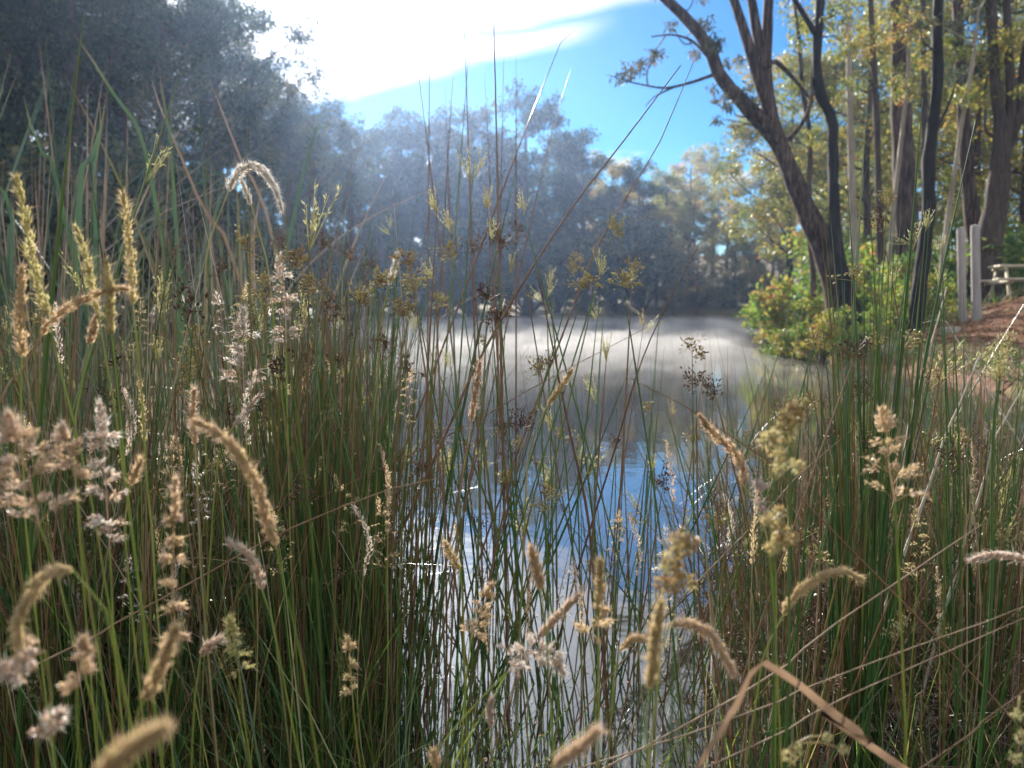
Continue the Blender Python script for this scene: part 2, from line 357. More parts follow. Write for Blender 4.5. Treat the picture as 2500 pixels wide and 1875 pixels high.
def gen_tree(H, spread, nl, nleaf, L, low=.35, lean=.02, r0=None, clump=.085, droop=.6, trunk_k=10, flat=.75, tint_mu=.4):
    """local tree: trunk mesh (trunk and limbs) and crown mesh"""
    r0 = r0 or H * .016
    k = trunk_k; z = np.linspace(0, .86, k) * H
    off = np.cumsum(rng.normal(0, lean * H / k * 1.6, (k, 2)), axis=0); off -= off[0]
    tr = np.column_stack([off, z]); tr[0, 2] = -.6
    parts = []
    V, F = tubes(tr[None], (r0 * (1.25 * (1 - np.linspace(0, .88, k)) ** .8))[None], 8); parts.append((V, F, 0.))
    cen, rad = [], []
    for i in range(nl):
        u = low + (.84 - low) * (i + rng.random() * .7) / nl
        b = np.array([np.interp(u * H, z, tr[:, 0]), np.interp(u * H, z, tr[:, 1]), u * H])
        a = i * 2.4 + rng.normal(0, .4); ln = spread * H * (1.15 - .55 * u) * rng.uniform(.7, 1.15)
        out_ = np.array([math.cos(a), math.sin(a), 0])
        e = b + out_ * ln + np.array([0, 0, ln * rng.uniform(.35, .8)])
        m = b + (e - b) * .5 + np.array([0, 0, -ln * .08]) + rng.normal(0, .04 * ln, 3)
        cl = bez([b, m, e], 6); rb = r0 * .5 * (1 - u * .6)
        V, F = tubes(cl[None], (rb * np.linspace(1, .2, 6))[None], 5); parts.append((V, F, 0.))
        cen.append(e); rad.append(clump * H * rng.uniform(.8, 1.25))
        for q in range(3):
            w = rng.uniform(.5, .95); s = cl[int(w * 5)]
            e2 = s + norm(out_ + rng.normal(0, .7, 3)) * ln * rng.uniform(.25, .5) + np.array([0, 0, ln * .12])
            V, F = tubes(bez([s, (s + e2) / 2 + rng.normal(0, .03 * ln, 3), e2], 4)[None], (rb * .35 * np.linspace(1, .25, 4))[None], 4); parts.append((V, F, 0.))
            cen.append(e2); rad.append(clump * H * rng.uniform(.5, .95))
    for q in range(3):
        cen.append(tr[-1] + np.array([*rng.normal(0, .05 * H, 2), rng.uniform(-.02, .1) * H])); rad.append(clump * H * rng.uniform(.7, 1.1))
    rad = np.array(rad); n_each = nleaf * rad ** 2 / np.sum(rad ** 2)
    V, F, T = leaf_cloud(np.array(cen), rad, n_each, L, flat, droop, tint_mu=tint_mu)
    TV, TF, _ = join(parts)
    return (TV, TF), (V, F, T)
def gen_bush(H, W, nleaf, L, tint_mu=.45):
    cen, rad, parts = [], [], []
    for i in range(14):
        a = rng.random() * 6.28; r = W * math.sqrt(rng.random()) * .75; z = H * rng.uniform(.2, .85) * (1 - .35 * (r / W) ** 2)
        e = np.array([r * math.cos(a), r * math.sin(a), z]); cen.append(e); rad.append(H * rng.uniform(.16, .26))
        V, F = tubes(bez([(0, 0, -.15), e * np.array([.4, .4, .5]), e], 5)[None], (H * .012 * np.linspace(1, .3, 5))[None], 4); parts.append((V, F, 0.))
    rad = np.array(rad)
    V, F, T = leaf_cloud(np.array(cen), rad, nleaf * rad ** 2 / np.sum(rad ** 2), L, .9, .2, .5, tint_mu=tint_mu)
    TV, TF, _ = join(parts)
    return (TV, TF), (V, F, T)
def proto(gen, bark, leaf):
    (TV, TF), (V, F, T) = gen
    return mk('trunk', TV, TF, M[bark], link=False), mk('crown', V, F, M[leaf], tint=T, smooth=False, link=False)
def plant_tree(name, pr, x, y, s, rz, label, cat, group=None, sink=0.0):
    e = empty(name, (x, y, gz(x, y) - sink), label, cat, group)
    e.rotation_euler = (0, 0, rz); e.scale = (s, s, s)
    ob('trunk' if cat == 'tree' else 'stem', pr[0], e); ob('crown' if cat == 'tree' else 'foliage', pr[1], e)
    return e
def px_xy(px, Y): return (px - 1250) / FPX * Y      # bearing -> x at distance Y
def top_h(topy, x, Y): return CAM_H + (750 - topy) / FPX * Y - gz(x, Y)

# tall dark gums of the shaded shore (unit height 20 m)
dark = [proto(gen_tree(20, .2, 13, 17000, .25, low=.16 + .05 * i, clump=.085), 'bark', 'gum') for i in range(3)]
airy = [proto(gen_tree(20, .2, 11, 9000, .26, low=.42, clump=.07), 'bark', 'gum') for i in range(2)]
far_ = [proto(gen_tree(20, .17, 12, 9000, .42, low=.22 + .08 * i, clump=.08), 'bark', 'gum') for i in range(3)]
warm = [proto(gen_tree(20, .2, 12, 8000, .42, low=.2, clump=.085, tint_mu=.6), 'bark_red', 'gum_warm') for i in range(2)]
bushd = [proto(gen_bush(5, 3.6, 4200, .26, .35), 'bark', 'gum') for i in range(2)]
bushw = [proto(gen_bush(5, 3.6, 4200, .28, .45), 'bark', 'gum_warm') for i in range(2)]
k = 0
LEFT = [(-420, 30, -600), (-230, 27, -560), (-60, 29, -500), (90, 33, -420), (215, 30, -330), (330, 37, -260), (430, 34, -190), (540, 42, -90), (640, 46, 40),
        (-150, 44, -400), (20, 47, -350), (160, 50, -330), (300, 52, -250), (420, 54, -160), (520, 58, -60)]
for px, Y, ty in LEFT:
    x = px_xy(px, Y); h = top_h(ty, x, Y)
    plant_tree('gum_tree', airy[k % 2] if px in (640, 540) else dark[k % 3], x, Y, h / 20, k * 1.7, 'tall dark shaded gum tree in the wood behind the cattails', 'tree', 'gums of the shaded shore'); k += 1
for px, Y, ty in [(712, 50, 150), (785, 58, 215), (862, 62, 262)]:
    x = px_xy(px, Y); h = top_h(ty, x, Y)
    plant_tree('gum_tree', airy[k % 2], x, Y, h / 20, k * 2.1, 'gum tree with thin see-through crown at the edge of the shaded wood', 'tree', 'thin gums at the wood edge'); k += 1
for px, Y, ty in [(930, 84, 300), (975, 92, 262), (1065, 90, 285), (1150, 93, 252), (1120, 99, 330), (1010, 97, 360)]:
    x = px_xy(px, Y); h = top_h(ty, x, Y)
    plant_tree('gum_tree', far_[k % 3], x, Y, h / 20, k * 2.3, 'hazy blue-grey gum tree on the far shore under the cloud edge', 'tree', 'hazy gums on the far shore'); k += 1
x = px_xy(1285, 90)
plant_tree('gum_tree', far_[0], x, 90, top_h(212, x, 90) / 20, .4, 'tallest round-headed gum tree on the far shore', 'tree')
for px, Y, ty in [(1370, 96, 345), (1425, 91, 322), (1490, 97, 372), (1555, 95, 390), (1620, 100, 402), (1240, 99, 330)]:
    x = px_xy(px, Y); h = top_h(ty, x, Y)
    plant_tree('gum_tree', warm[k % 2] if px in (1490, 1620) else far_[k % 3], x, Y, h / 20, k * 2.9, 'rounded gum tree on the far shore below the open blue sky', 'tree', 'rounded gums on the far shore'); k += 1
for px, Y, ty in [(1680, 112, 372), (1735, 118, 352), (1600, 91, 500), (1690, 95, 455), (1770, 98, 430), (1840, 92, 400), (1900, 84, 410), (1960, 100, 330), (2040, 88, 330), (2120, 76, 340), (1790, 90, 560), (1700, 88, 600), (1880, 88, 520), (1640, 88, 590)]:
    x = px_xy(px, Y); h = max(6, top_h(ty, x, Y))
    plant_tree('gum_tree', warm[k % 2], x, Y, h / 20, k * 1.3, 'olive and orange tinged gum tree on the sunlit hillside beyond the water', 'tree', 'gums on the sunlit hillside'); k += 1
deep = [proto(gen_tree(20, .2, 15, 10000, .5, low=.05, clump=.095), 'bark', 'gum') for i in range(2)]
for px, Y, ty in [(900, 106, 420), (965, 110, 400), (1035, 106, 420), (1110, 112, 400), (1180, 108, 400), (1250, 112, 390), (1325, 108, 400), (1390, 112, 410), (1460, 110, 430), (1530, 112, 430), (1600, 114, 440), (860, 96, 350), (800, 84, 290), (740, 76, 240), (680, 72, 190)]:
    x = px_xy(px, Y); h = top_h(ty, x, Y)
    plant_tree('gum_tree', deep[k % 2], x, Y, h / 20, k * 2.3, 'dense low-branched gum tree in the second row behind the far waterline', 'tree', 'second-row gums'); k += 1
for px, Y in [(900, 88), (960, 87.5), (1020, 88), (1085, 88), (1150, 88), (1220, 88), (1290, 89), (1360, 89), (1430, 89.5), (1500, 90), (1570, 90)]:
    x = px_xy(px, Y)
    plant_tree('shore_bush', bushd[k % 2], x, Y, rng.uniform(1.7, 2.6), k, 'dark rounded bush at the waterline of the far shore', 'bush', 'bushes along the far waterline'); k += 1
for px, Y in [(60, 22), (190, 24), (330, 28), (450, 32), (560, 38), (650, 44), (730, 50), (800, 58), (850, 68), (-60, 21), (880, 78)]:
    x = px_xy(px, Y)
    plant_tree('shore_bush', bushd[k % 2], x, Y, rng.uniform(1.0, 1.5), k, 'dark bush under the shaded gums behind the cattails', 'bush', 'bushes under the shaded gums'); k += 1
for px, Y in [(1640, 92), (1700, 92), (1765, 92), (1830, 91), (1890, 88)]:
    x = px_xy(px, Y)
    plant_tree('shore_bush', bushw[k % 2], x, Y, rng.uniform(.9, 1.3), k, 'olive bush where the far water meets the sunlit hillside', 'bush', 'bushes below the sunlit hillside'); k += 1

# --- trees on the near bank, limb by limb
def limb_pts(pts, Y):
    """pixel polyline at distance Y (a third item shifts the distance)"""
    return np.array([at(p[0], p[1], Y + (p[2] if len(p) > 2 else 0)) for p in pts])
def bank_tree(label, Y, trunk, w, branches, bark, crown_px, leaf='gum_edge', nleaf=1500, L=.13, group=None, crown_r=.55, lm=.45):
    """trunk: pixel polyline from the base up; w: widths in pixels; branches: list of (polyline, w0, w1)"""
    P = limb_pts(trunk, Y); bx, by = P[0][0], P[0][1]; base = np.array([bx, by, gz(bx, by)])
    P = np.vstack([[bx, by, base[2] - .4], P])
    if P[1, 2] < base[2]: P = np.delete(P, 1, 0)
    e = empty('gum_tree', base, label, 'tree', group)
    kk = max(14, 3 * len(P)); C = bez(P, kk); ww = np.interp(np.linspace(0, 1, kk), np.linspace(0, 1, len(w)), w) / FPX * Y * .5
    ww = ww * (1 + .06 * np.sin(np.arange(kk) * 2.1)) ; ww[0] *= 1.35; ww[1] *= 1.12
    V, F = tubes(C[None], ww[None], 12); V = V + rng.normal(0, .008, V.shape)
    mk('trunk', V, F, M[bark], e, origin=base)
    lines = C
    for pl, w0, w1 in branches:
        bp = limb_pts(pl, Y); j = np.argmin(np.linalg.norm(lines - bp[0], axis=1)); bp = np.vstack([[lines[j]], bp]) if np.linalg.norm(lines[j] - bp[0]) > .08 else bp; bp[0] = lines[j]
        B = bez(bp, 12); lines = np.vstack([lines, B]); V, F = tubes(B[None], (np.linspace(w0, w1, 12) / FPX * Y * .5)[None], 8)
        mk('branch', V, F, M[bark], e, origin=base)
    if len(crown_px):
        cen = np.array([at(c[0], c[1], Y + (c[3] if len(c) > 3 else rng.normal(0, .8))) for c in crown_px])
        rad = np.array([c[2] / FPX * Y for c in crown_px])
        tw = []
        for c in cen:   # twigs that carry the leaf clumps
            d = lines[np.argmin(np.linalg.norm(lines - c, axis=1) + np.where(lines[:, 2] > c[2] + .1, 1.5, 0))]
            pts = bez([d, (d + c) / 2 + rng.normal(0, .12, 3), c], 6); V, F = tubes(pts[None], (np.linspace(.02, .006, 6))[None], 5); mk('twig', V, F, M[bark], e, origin=base)
        V, F, T = leaf_cloud(cen, rad, nleaf * rad ** 2 / np.sum(rad ** 2), L, .8, .8, .3, tint_mu=lm)
        mk('crown', V, F, M[leaf], e, tint=T, smooth=False, origin=base)
    return e

bank_tree('big leaning many-limbed gum tree at the water edge of the bank', 17.0,
    [(2055, 780), (2038, 690), (2002, 585), (1955, 480), (1915, 380), (1888, 300), (1872, 200), (1872, 90), (1880, -60), (1890, -250)],
    [86, 68, 58, 52, 44, 35, 28, 25, 22, 19, 15],
    [([(1900, 350), (1830, 265), (1762, 195), (1728, 110), (1670, 40), (1595, -30), (1500, -120)], 40, 16),
     ([(1890, 310), (1852, 190), (1818, 80), (1785, -20), (1740, -160)], 32, 14),
     ([(1873, 180), (1850, 90), (1835, 0), (1815, -120)], 30, 14),
     ([(1735, 185), (1675, 205), (1620, 215), (1560, 205), (1520, 195)], 9, 3),
     ([(1740, 150), (1690, 100), (1640, 85), (1590, 90)], 9, 3),
     ([(1640, 212), (1600, 235), (1575, 260)], 5, 2),
     ([(2020, 610), (1930, 440), (1880, 345), (1820, 280), (1770, 215)], 20, 8),
     ([(1892, 150), (1940, 195), (1985, 250)], 14, 5),
     ([(1925, 340), (1975, 270), (1985, 170), (1992, 90)], 12, 6)],
    'bark_red',
    [(1545, 165, 34), (1580, 145, 30), (1510, 185, 24), (1605, 130, 26), (1725, 55, 30), (1760, 90, 34), (1790, 150, 26), (1755, 235, 24), (1740, 215, 16), (1790, 260, 26), (1760, 290, 18),
     (1820, 215, 28), (1845, 250, 24), (1700, -20, 40), (1800, -40, 50), (1640, 60, 20), (1590, -60, 60), (1800, 310, 22), (1700, 130, 22), (1880, -120, 80), (1700, -150, 80), (1950, -150, 80)],
    nleaf=5200, L=.12, lm=.45)
bank_tree('slender dark crooked trunk beside the big leaning gum', 16.4,
    [(2090, 790), (2062, 690), (2042, 590), (2036, 480), (2034, 380), (2030, 290), (2003, 220), (1994, 140), (2000, 40), (2008, -80), (2015, -250)], [46, 36, 30, 27, 25, 24, 22, 20, 20, 18, 14],
    [([(1995, 100), (1965, 40), (1935, -10), (1890, -90)], 14, 8), ([(2030, 300), (1990, 230), (1985, 190)], 8, 4)], 'bark_dark',
    [(1960, 60, 40), (2060, 110, 44), (2040, 40, 40), (1985, 330, 30), (2060, -60, 60), (1950, -60, 60)], 'gum_warm', 1100, .12)
bank_tree('black trunk standing beside the pale posts', 15.2,
    [(2240, 745), (2252, 640), (2268, 500), (2266, 400), (2276, 320), (2288, 200), (2288, 80), (2292, -40), (2296, -220)], [40, 36, 34, 30, 28, 25, 24, 22, 20, 16],
    [([(2272, 340), (2310, 270), (2335, 200)], 9, 4)], 'bark_dark', [(2330, 180, 30), (2250, 60, 34), (2320, -40, 60), (2260, -100, 60)], 'gum_edge', 900, .12)
bank_tree('stout brown stringybark gum trunk behind the black trunk', 24,
    [(2215, 660), (2213, 540), (2206, 420), (2200, 280), (2198, 150), (2196, 20), (2192, -120)], [72, 58, 52, 46, 42, 40, 36],
    [([(2190, 140), (2180, 40), (2178, -60)], 14, 8)], 'bark_red', [(2230, 60, 50), (2170, 20, 50), (2240, 150, 34), (2150, 120, 34), (2200, -80, 90)], 'gum_warm', 1700, .15)
bank_tree('reddish gum trunk between the stout gum and the three-stemmed gum', 21,
    [(2385, 640), (2372, 520), (2358, 380), (2350, 240), (2342, 120), (2338, 0), (2336, -140)], [54, 44, 34, 27, 25, 24, 20],
    [([(2360, 360), (2390, 280), (2410, 190)], 10, 5)], 'bark_red', [(2380, 150, 44), (2310, 60, 44), (2400, 20, 50), (2340, -90, 80)], 'gum_edge', 1500, .14)
bank_tree('three-stemmed gum tree with a swollen base above the picnic table', 20,
    [(2415, 600), (2428, 520), (2440, 420), (2445, 330), (2432, 220), (2425, 110), (2420, 0), (2418, -140)], [76, 62, 54, 44, 26, 22, 20, 16],
    [([(2445, 370), (2468, 260), (2462, 120), (2458, 0), (2456, -120)], 26, 14), ([(2450, 390), (2490, 270), (2500, 150), (2520, 0)], 26, 14), ([(2440, 330), (2408, 320), (2405, 250)], 10, 6)], 'bark',
    [(2430, 130, 50), (2480, 90, 50), (2400, 230, 34), (2490, 220, 34), (2440, -60, 90)], 'gum_warm', 1700, .14)
for lab, Y, pts, ww, bk in [
    ('thin grey sapling trunk just behind the crooked dark trunk', 22, [(2095, 700), (2085, 560), (2078, 380), (2074, 200), (2070, 20), (2068, -150)], [22, 18, 16, 14, 12, 9], 'bark_pale'),
    ('thin brown sapling trunk midway between crooked trunk and stout gum', 23, [(2150, 690), (2146, 480), (2138, 240), (2128, 80), (2122, -120)], [20, 16, 15, 13, 10], 'bark'),
    ('pale smooth sapling leaning against the stout gum', 22.5, [(2170, 640), (2185, 480), (2205, 300), (2216, 180), (2222, 60)], [12, 11, 10, 8, 6], 'bark_pale'),
    ('slim pale branchless sapling beside the black trunk', 19, [(2300, 640), (2330, 420), (2352, 280), (2375, 150), (2390, 20)], [13, 11, 9, 8, 5], 'bark_pale'),
    ('thin dark sapling close to the stout gum', 26, [(2258, 640), (2258, 400), (2256, 200), (2254, 0), (2252, -120)], [16, 15, 14, 12, 9], 'bark'),
    ('thin reddish sapling between the big leaning gum and crooked trunk', 20, [(1985, 700), (1975, 520), (1978, 340), (1960, 220), (1948, 80), (1930, -60)], [16, 14, 12, 10, 8, 6], 'bark_red'),
]:
    cp = [(pts[-2][0] + rng.normal(0, 40), rng.uniform(-60, 260), rng.uniform(22, 40)) for _ in range(7)]
    bank_tree(lab, Y, pts, ww, [], bk, cp, 'gum_warm', 1100, .13)

# sunlit trees further back on the bank
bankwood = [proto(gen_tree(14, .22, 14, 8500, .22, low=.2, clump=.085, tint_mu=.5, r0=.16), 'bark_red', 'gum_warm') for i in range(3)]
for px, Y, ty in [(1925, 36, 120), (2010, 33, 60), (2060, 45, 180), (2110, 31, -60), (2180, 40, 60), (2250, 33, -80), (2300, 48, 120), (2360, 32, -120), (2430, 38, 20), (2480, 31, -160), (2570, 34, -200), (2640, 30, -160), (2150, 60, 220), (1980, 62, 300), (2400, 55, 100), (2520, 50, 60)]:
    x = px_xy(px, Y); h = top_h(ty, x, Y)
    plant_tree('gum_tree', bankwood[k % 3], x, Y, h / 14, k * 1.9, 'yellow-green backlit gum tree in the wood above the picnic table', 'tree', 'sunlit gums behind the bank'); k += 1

bushy = [proto(gen_bush(1.6, 1.1, 1500, .12, m_), 'bark', 'shrub') for m_ in (.3, .42, .52)]
for px, Y, s, i, lab in [(1915, 20, 1.35, 2, 'yellow and orange leaved shrub leaning over the water by the big gum'), (1878, 22.5, .8, 2, 'low red and orange leaved shrub at the tip of the bank'),
        (1960, 19, 1.0, 1, 'lime green shrub at the foot of the big leaning gum'), (2130, 20, 1.3, 1, 'bright lime shrub behind the crooked dark trunk'),
        (2170, 17.5, .9, 0, 'green shrub between crooked trunk and black trunk'), (2300, 21, 1.4, 1, 'yellow-green shrub behind the pale posts'),
        (2440, 23, 1.4, 0, 'dark green shrub behind the picnic table'), (2395, 25, 1.6, 1, 'tall lime shrub behind the pale posts and table'), (2220, 26, 1.8, 0, 'mid green shrub under the stout gum'),
        (2040, 24, 1.7, 0, 'mid green shrub behind the big leaning gum'), (2020, 29, 2.6, 1, 'broad lime shrub deep in the bank wood'), (2330, 29, 2.4, 0, 'broad green shrub deep in the bank wood'), (2490, 28, 2.2, 1, 'large yellow-green shrub up the slope from the table'),
        (1925, 17.6, .62, 1, 'low olive shrub right at the waterline by the big gum'), (2005, 16.0, .72, 2, 'small orange leaved shrub before the trunk of the big gum'), (2095, 15.4, .62, 1, 'low yellow shrub between the stumps and the fallen log'),
        (2195, 16.2, .75, 1, 'twiggy yellow-green shrub beside the black trunk base'), (1985, 21, 1.2, 0, 'dark olive shrub behind the orange leaved shrub'), (2275, 17.2, .7, 2, 'yellowing shrub just behind the pale posts'), (2080, 19, .9, 2, 'golden shrub behind the crooked dark trunk base')]:
    x = px_xy(px, Y); plant_tree('bank_shrub', bushy[i], x, Y, s, k, lab, 'shrub', 'shrubs on the bank'); k += 1

# ------------------------------------------------------------------ things on the bank
def slab(c, ax, ay, az, bev=.012):
    """box with chamfered long edges: centre, half-axis vectors -> verts, quads/octagon prism"""
    c, ax, ay, az = (np.asarray(v, float) for v in (c, ax, ay, az))
    b = bev / np.linalg.norm(ay); d = bev / np.linalg.norm(az)
    prof = [(1 - b, 1), (1, 1 - d), (1, -1 + d), (1 - b, -1), (-1 + b, -1), (-1, -1 + d), (-1, 1 - d), (-1 + b, 1)]
    V = np.array([c + s * ax + u * ay + v * az for s in (-1, 1) for u, v in prof])
    i = np.arange(8); F = np.stack([i, (i + 1) % 8, (i + 1) % 8 + 8, i + 8], -1)
    caps = np.array([[7, 6, 5, 4], [7, 4, 3, 0], [0, 3, 2, 1], [8, 9, 10, 11], [8, 11, 12, 15], [15, 12, 13, 14]])
    return V, np.concatenate([F, caps])
# picnic table, mostly out of frame: top boards, seat boards, splayed legs, braces
tb = at(2512, 712, 18.6); tx0, ty0 = tb[0], tb[1]; tz0 = gz(tx0, ty0)
table = empty('picnic_table', (tx0, ty0, tz0), 'bleached timber picnic table with fixed bench at the top of the path', 'table')
table.rotation_euler = (0, 0, math.radians(-12))
for i in range(4):
    V, F = slab((0.12, -.3 + i * .2, .78), (.92, 0, 0), (0, .092, 0), (0, 0, .028)); mk('top_board', V, F, M['timber'], table, smooth=False)
for sy in (-1, 1):
    for q in range(2):
        V, F = slab((0, sy * (.72 + q * .15 - .07), .45), (1.0, 0, 0), (0, .068, 0), (0, 0, .026)); mk('seat_board', V, F, M['timber'], table, smooth=False)
for sx in (-.68, .68):
    V, F = slab((sx, 0, .40), (.022, 0, 0), (0, .8, 0), (0, 0, .05)); mk('seat_bearer', V, F, M['timber'], table, smooth=False)
    V, F = slab((sx, 0, .728), (.022, 0, 0), (0, .38, 0), (0, 0, .045)); mk('top_bearer', V, F, M['timber'], table, smooth=False)
    for sy in (-1, 1):
        V, F = slab((sx + .045, sy * .45, .33), (.022, 0, 0), (0, .05, 0), (0, -sy * .2, .42)); mk('leg', V, F, M['timber'], table, smooth=False)
# two weathered posts
for px, topy, boty, w, lab in [(2382, 550, 727, 21, 'taller pale grey weathered post beside the black trunk'), (2348, 556, 726, 19, 'shorter pale grey weathered post partly hidden by rush flowers')]:
    Y = 15.8 if px > 2360 else 16.3
    b = at(px + 6, boty, Y); tpt = at(px - 2, topy, Y); g0 = gz(b[0], b[1]); b[2] = g0
    e = empty('timber_post', b, lab, 'post', 'posts by the path')
    r = w / FPX * Y * .5; hgt = tpt[2] - g0
    z = np.array([-.35, 0, .3, .8, hgt - .05, hgt]); P = np.column_stack([(tpt[0] - b[0]) * z / hgt, np.zeros(6), z])
    V, F = tubes(P[None], (r * np.array([1.1, 1.08, 1.0, .96, .9, .78]))[None], 12); V = V + rng.normal(0, .004, V.shape)
    mk('shaft', V, F, M['post'], e)
    a = np.arange(12) / 12 * 2 * np.pi; cap = np.vstack([[P[-1] + [0, 0, .012]], V[-12:]])
    mk('cap', cap, np.stack([np.zeros(12, int), np.arange(12) + 1, (np.arange(12) + 1) % 12 + 1], -1), M['post'], e)
# half-buried logs that edge the path, and roots / stumps at the water
def log(name, p0, p1, r, mat, lab, cat='log', group=None):
    mid = (np.array(p0) + np.array(p1)) / 2; base = np.array([mid[0], mid[1], gz(mid[0], mid[1])])
    C = bez([p0, mid + [0, 0, .03], p1], 9); rr = r * (1 + rng.normal(0, .07, 9)); rr[0] *= .8; rr[-1] *= .7
    V, F = tubes(C[None], rr[None], 11); V += rng.normal(0, r * .05, V.shape)
    n = len(V); ends = []
    V = np.vstack([V, C[0], C[-1]])
    i = np.arange(11); F2 = np.concatenate([np.stack([np.full(11, n), (i + 1) % 11, i], -1), np.stack([np.full(11, n + 1), n - 11 + i, n - 11 + (i + 1) % 11], -1)])
    return tag(mk(name, V, [F, F2], M[mat], origin=base), lab, cat, group)
def bankpt(px, Y, dz=.0):
    x = px_xy(px, Y); return (x, Y, gz(x, Y) + dz)
for pa, pb, r, lab in [((2130, 15.6, .06), (2290, 14.6, .07), .13, 'dark fallen log lying across the bank below the black trunk'),
        ((2240, 13.3, .05), (2370, 14.1, .06), .15, 'thick dark log half sunk beside the red path'),
        ((2330, 15.4, .04), (2520, 16.3, .05), .09, 'slim dark log set as a step across the red path'),
        ((2300, 14.6, .03), (2500, 13.6, .03), .07, 'long thin log edging the red path')]:
    l_ = log('log', bankpt(*pa), bankpt(*pb), r, 'bark_dark', lab); l_.location = l_.location
for px, Y, r, h, mat, lab in [(2035, 15.6, .17, .55, 'bark', 'dark stump rooted at the water edge below the big gum'), (2085, 15.3, .13, .5, 'bark_pale', 'pale tan broken stump at the water edge beside the dark stump'),
        (2010, 16.4, .12, .38, 'bark', 'small dark stump on the waterline under the orange shrub')]:
    b = np.array(bankpt(px, Y)); C = bez([b + [0, 0, -.35], b + [.02, .02, h * .4], b + [.05, 0, h]], 7)
    V, F = tubes(C[None], (r * np.array([1.7, 1.4, 1.12, 1, .95, .9, .75]))[None], 12); V += rng.normal(0, .018, V.shape)
    n = len(V); i = np.arange(12); V = np.vstack([V, C[-1] - [0, 0, .05]])
    tag(mk('stump', V, [F, np.stack([np.full(12, n), n - 12 + i, n - 12 + (i + 1) % 12], -1)], M[mat], origin=b), lab, 'stump')
for px, Y, r, lab in [(2318, 14.4, .2, 'pale mossy boulder at the foot of the two posts'), (2170, 14.2, .2, 'small grey stone on the bank under the fallen log')]:
    b = np.array(bankpt(px, Y)); u, v = np.meshgrid(np.linspace(0, 2 * np.pi, 15)[:-1], np.linspace(.02, np.pi - .02, 9))
    S = np.stack([np.cos(u) * np.sin(v), .8 * np.sin(u) * np.sin(v), .6 * np.cos(v)], -1).reshape(-1, 3)
    S = S * r * (1 + .16 * rng.normal(size=(len(S), 1))) + [0, 0, r * .2]
    ii = (np.arange(8)[:, None] * 14 + np.arange(14)[None]); jj = np.arange(8)[:, None] * 14 + (np.arange(14)[None] + 1) % 14
    F = np.stack([ii, ii + 14, jj + 14, jj], -1).reshape(-1, 4)
    o = mk('boulder', S, F, M['stone']); o.location = b; tag(o, lab, 'boulder')
# fallen dark clods along the undercut bank edge
# leaf litter scattered on path and bank
n = 5200; lx = rng.uniform(6.3, 19, n); ly = rng.uniform(9, 24, n); s_ = sdist(lx, ly); ok = (s_ > -.02); lx, ly = lx[ok], ly[ok]; j_ = rng.integers(0, 34, 6500); lx = np.concatenate([lx, pc[j_, 0] + rng.normal(0, 1.0, 6500)]); ly = np.concatenate([ly, pc[j_, 1] + rng.normal(0, 1.0, 6500)]); ok = sdist(lx, ly) > .02; lx, ly = lx[ok], ly[ok]; n = len(lx)
V, F = leaves(np.column_stack([lx, ly, ground_z(lx, ly) + rng.uniform(.03, .05, n)]), rdir(n) * [1, 1, .2], np.array([0, 0, 1.]) + rng.normal(0, .4, (n, 3)), rng.uniform(.06, .16, n), rng.uniform(.02, .05, n))
tag(mk('leaf_litter', V, F, M['litter'], tint=np.repeat(rng.random(n), 4), smooth=False), 'fallen brown gum leaves scattered over bank and path', 'litter', None, 'stuff')
def blades(x, y, z, h, w, lean, tint, bend=.5, k=5):
    """grass blades as tapering folded ribbons, (n) arrays -> verts, quads"""
    n = len(x); a = rng.uniform(0, 2 * np.pi, n); t = np.linspace(0, 1, k)
    out_ = np.stack([np.cos(a), np.sin(a)], -1)
    P = np.zeros((n, k, 3))
    disp = (lean[:, None] * t + (bend * lean)[:, None] * t ** 3) * h[:, None]
    P[:, :, 0] = x[:, None] + out_[:, 0:1] * disp; P[:, :, 1] = y[:, None] + out_[:, 1:2] * disp
    P[:, :, 2] = z[:, None] + h[:, None] * (t - .25 * (lean[:, None] ** 1.0) * t ** 2.5)
    b = rng.uniform(0, 2 * np.pi, n); side = np.stack([np.cos(b), np.sin(b), np.zeros(n)], -1)
    W = w[:, None] * np.sqrt(np.clip(1 - t, 0.004, 1))[None] * .5
    V = np.stack([P - side[:, None] * W[..., None], P + side[:, None] * W[..., None]], 2).reshape(-1, 3)
    i = (np.arange(n) * k * 2)[:, None] + np.arange(k - 1)[None] * 2
    F = np.stack([i, i + 1, i + 3, i + 2], -1).reshape(-1, 4)
    return V, F, np.repeat(tint, k * 2)
# dark sedge hanging over the undercut bank edge, and weeds at the path side
n = 2400; u = rng.random(n) * 17 + 8.5; ex = np.interp(u, [8, 12, 16.5, 21, 28], [6.4, 7.0, 6.7, 7.7, 9.4]); x = ex + np.abs(rng.normal(.1, .28, n)); y = u
V, F, T = blades(x, y, ground_z(x, y) - .03, rng.uniform(.12, .42, n), rng.uniform(.01, .022, n), rng.uniform(.3, 1.1, n), np.clip(rng.normal(.2, .25, n), 0, 1), k=4)
ok_ = np.ones(n, bool)
tag(mk('bank_sedge', V, F, M['grass'], tint=T), 'dark sedge fringing the undercut edge of the bank', 'sedge', None, 'stuff')
n = 1300; j_ = rng.integers(0, 34, n); sgn = rng.choice([-1, 1], n); x = pc[j_, 0] + nrm2[j_, 0] * sgn * (wv[j_] * rng.normal(.95, .28, n)); y = pc[j_, 1] + nrm2[j_, 1] * sgn * (wv[j_] * rng.normal(.95, .28, n)); ok = sdist(x, y) > .1; x, y = x[ok], y[ok]; n = len(x)
V, F, T = blades(x, y, ground_z(x, y) - .02, rng.uniform(.06, .26, n), rng.uniform(.01, .024, n), rng.uniform(.2, 1, n), np.clip(rng.normal(.45, .2, n), 0, 1), k=4)
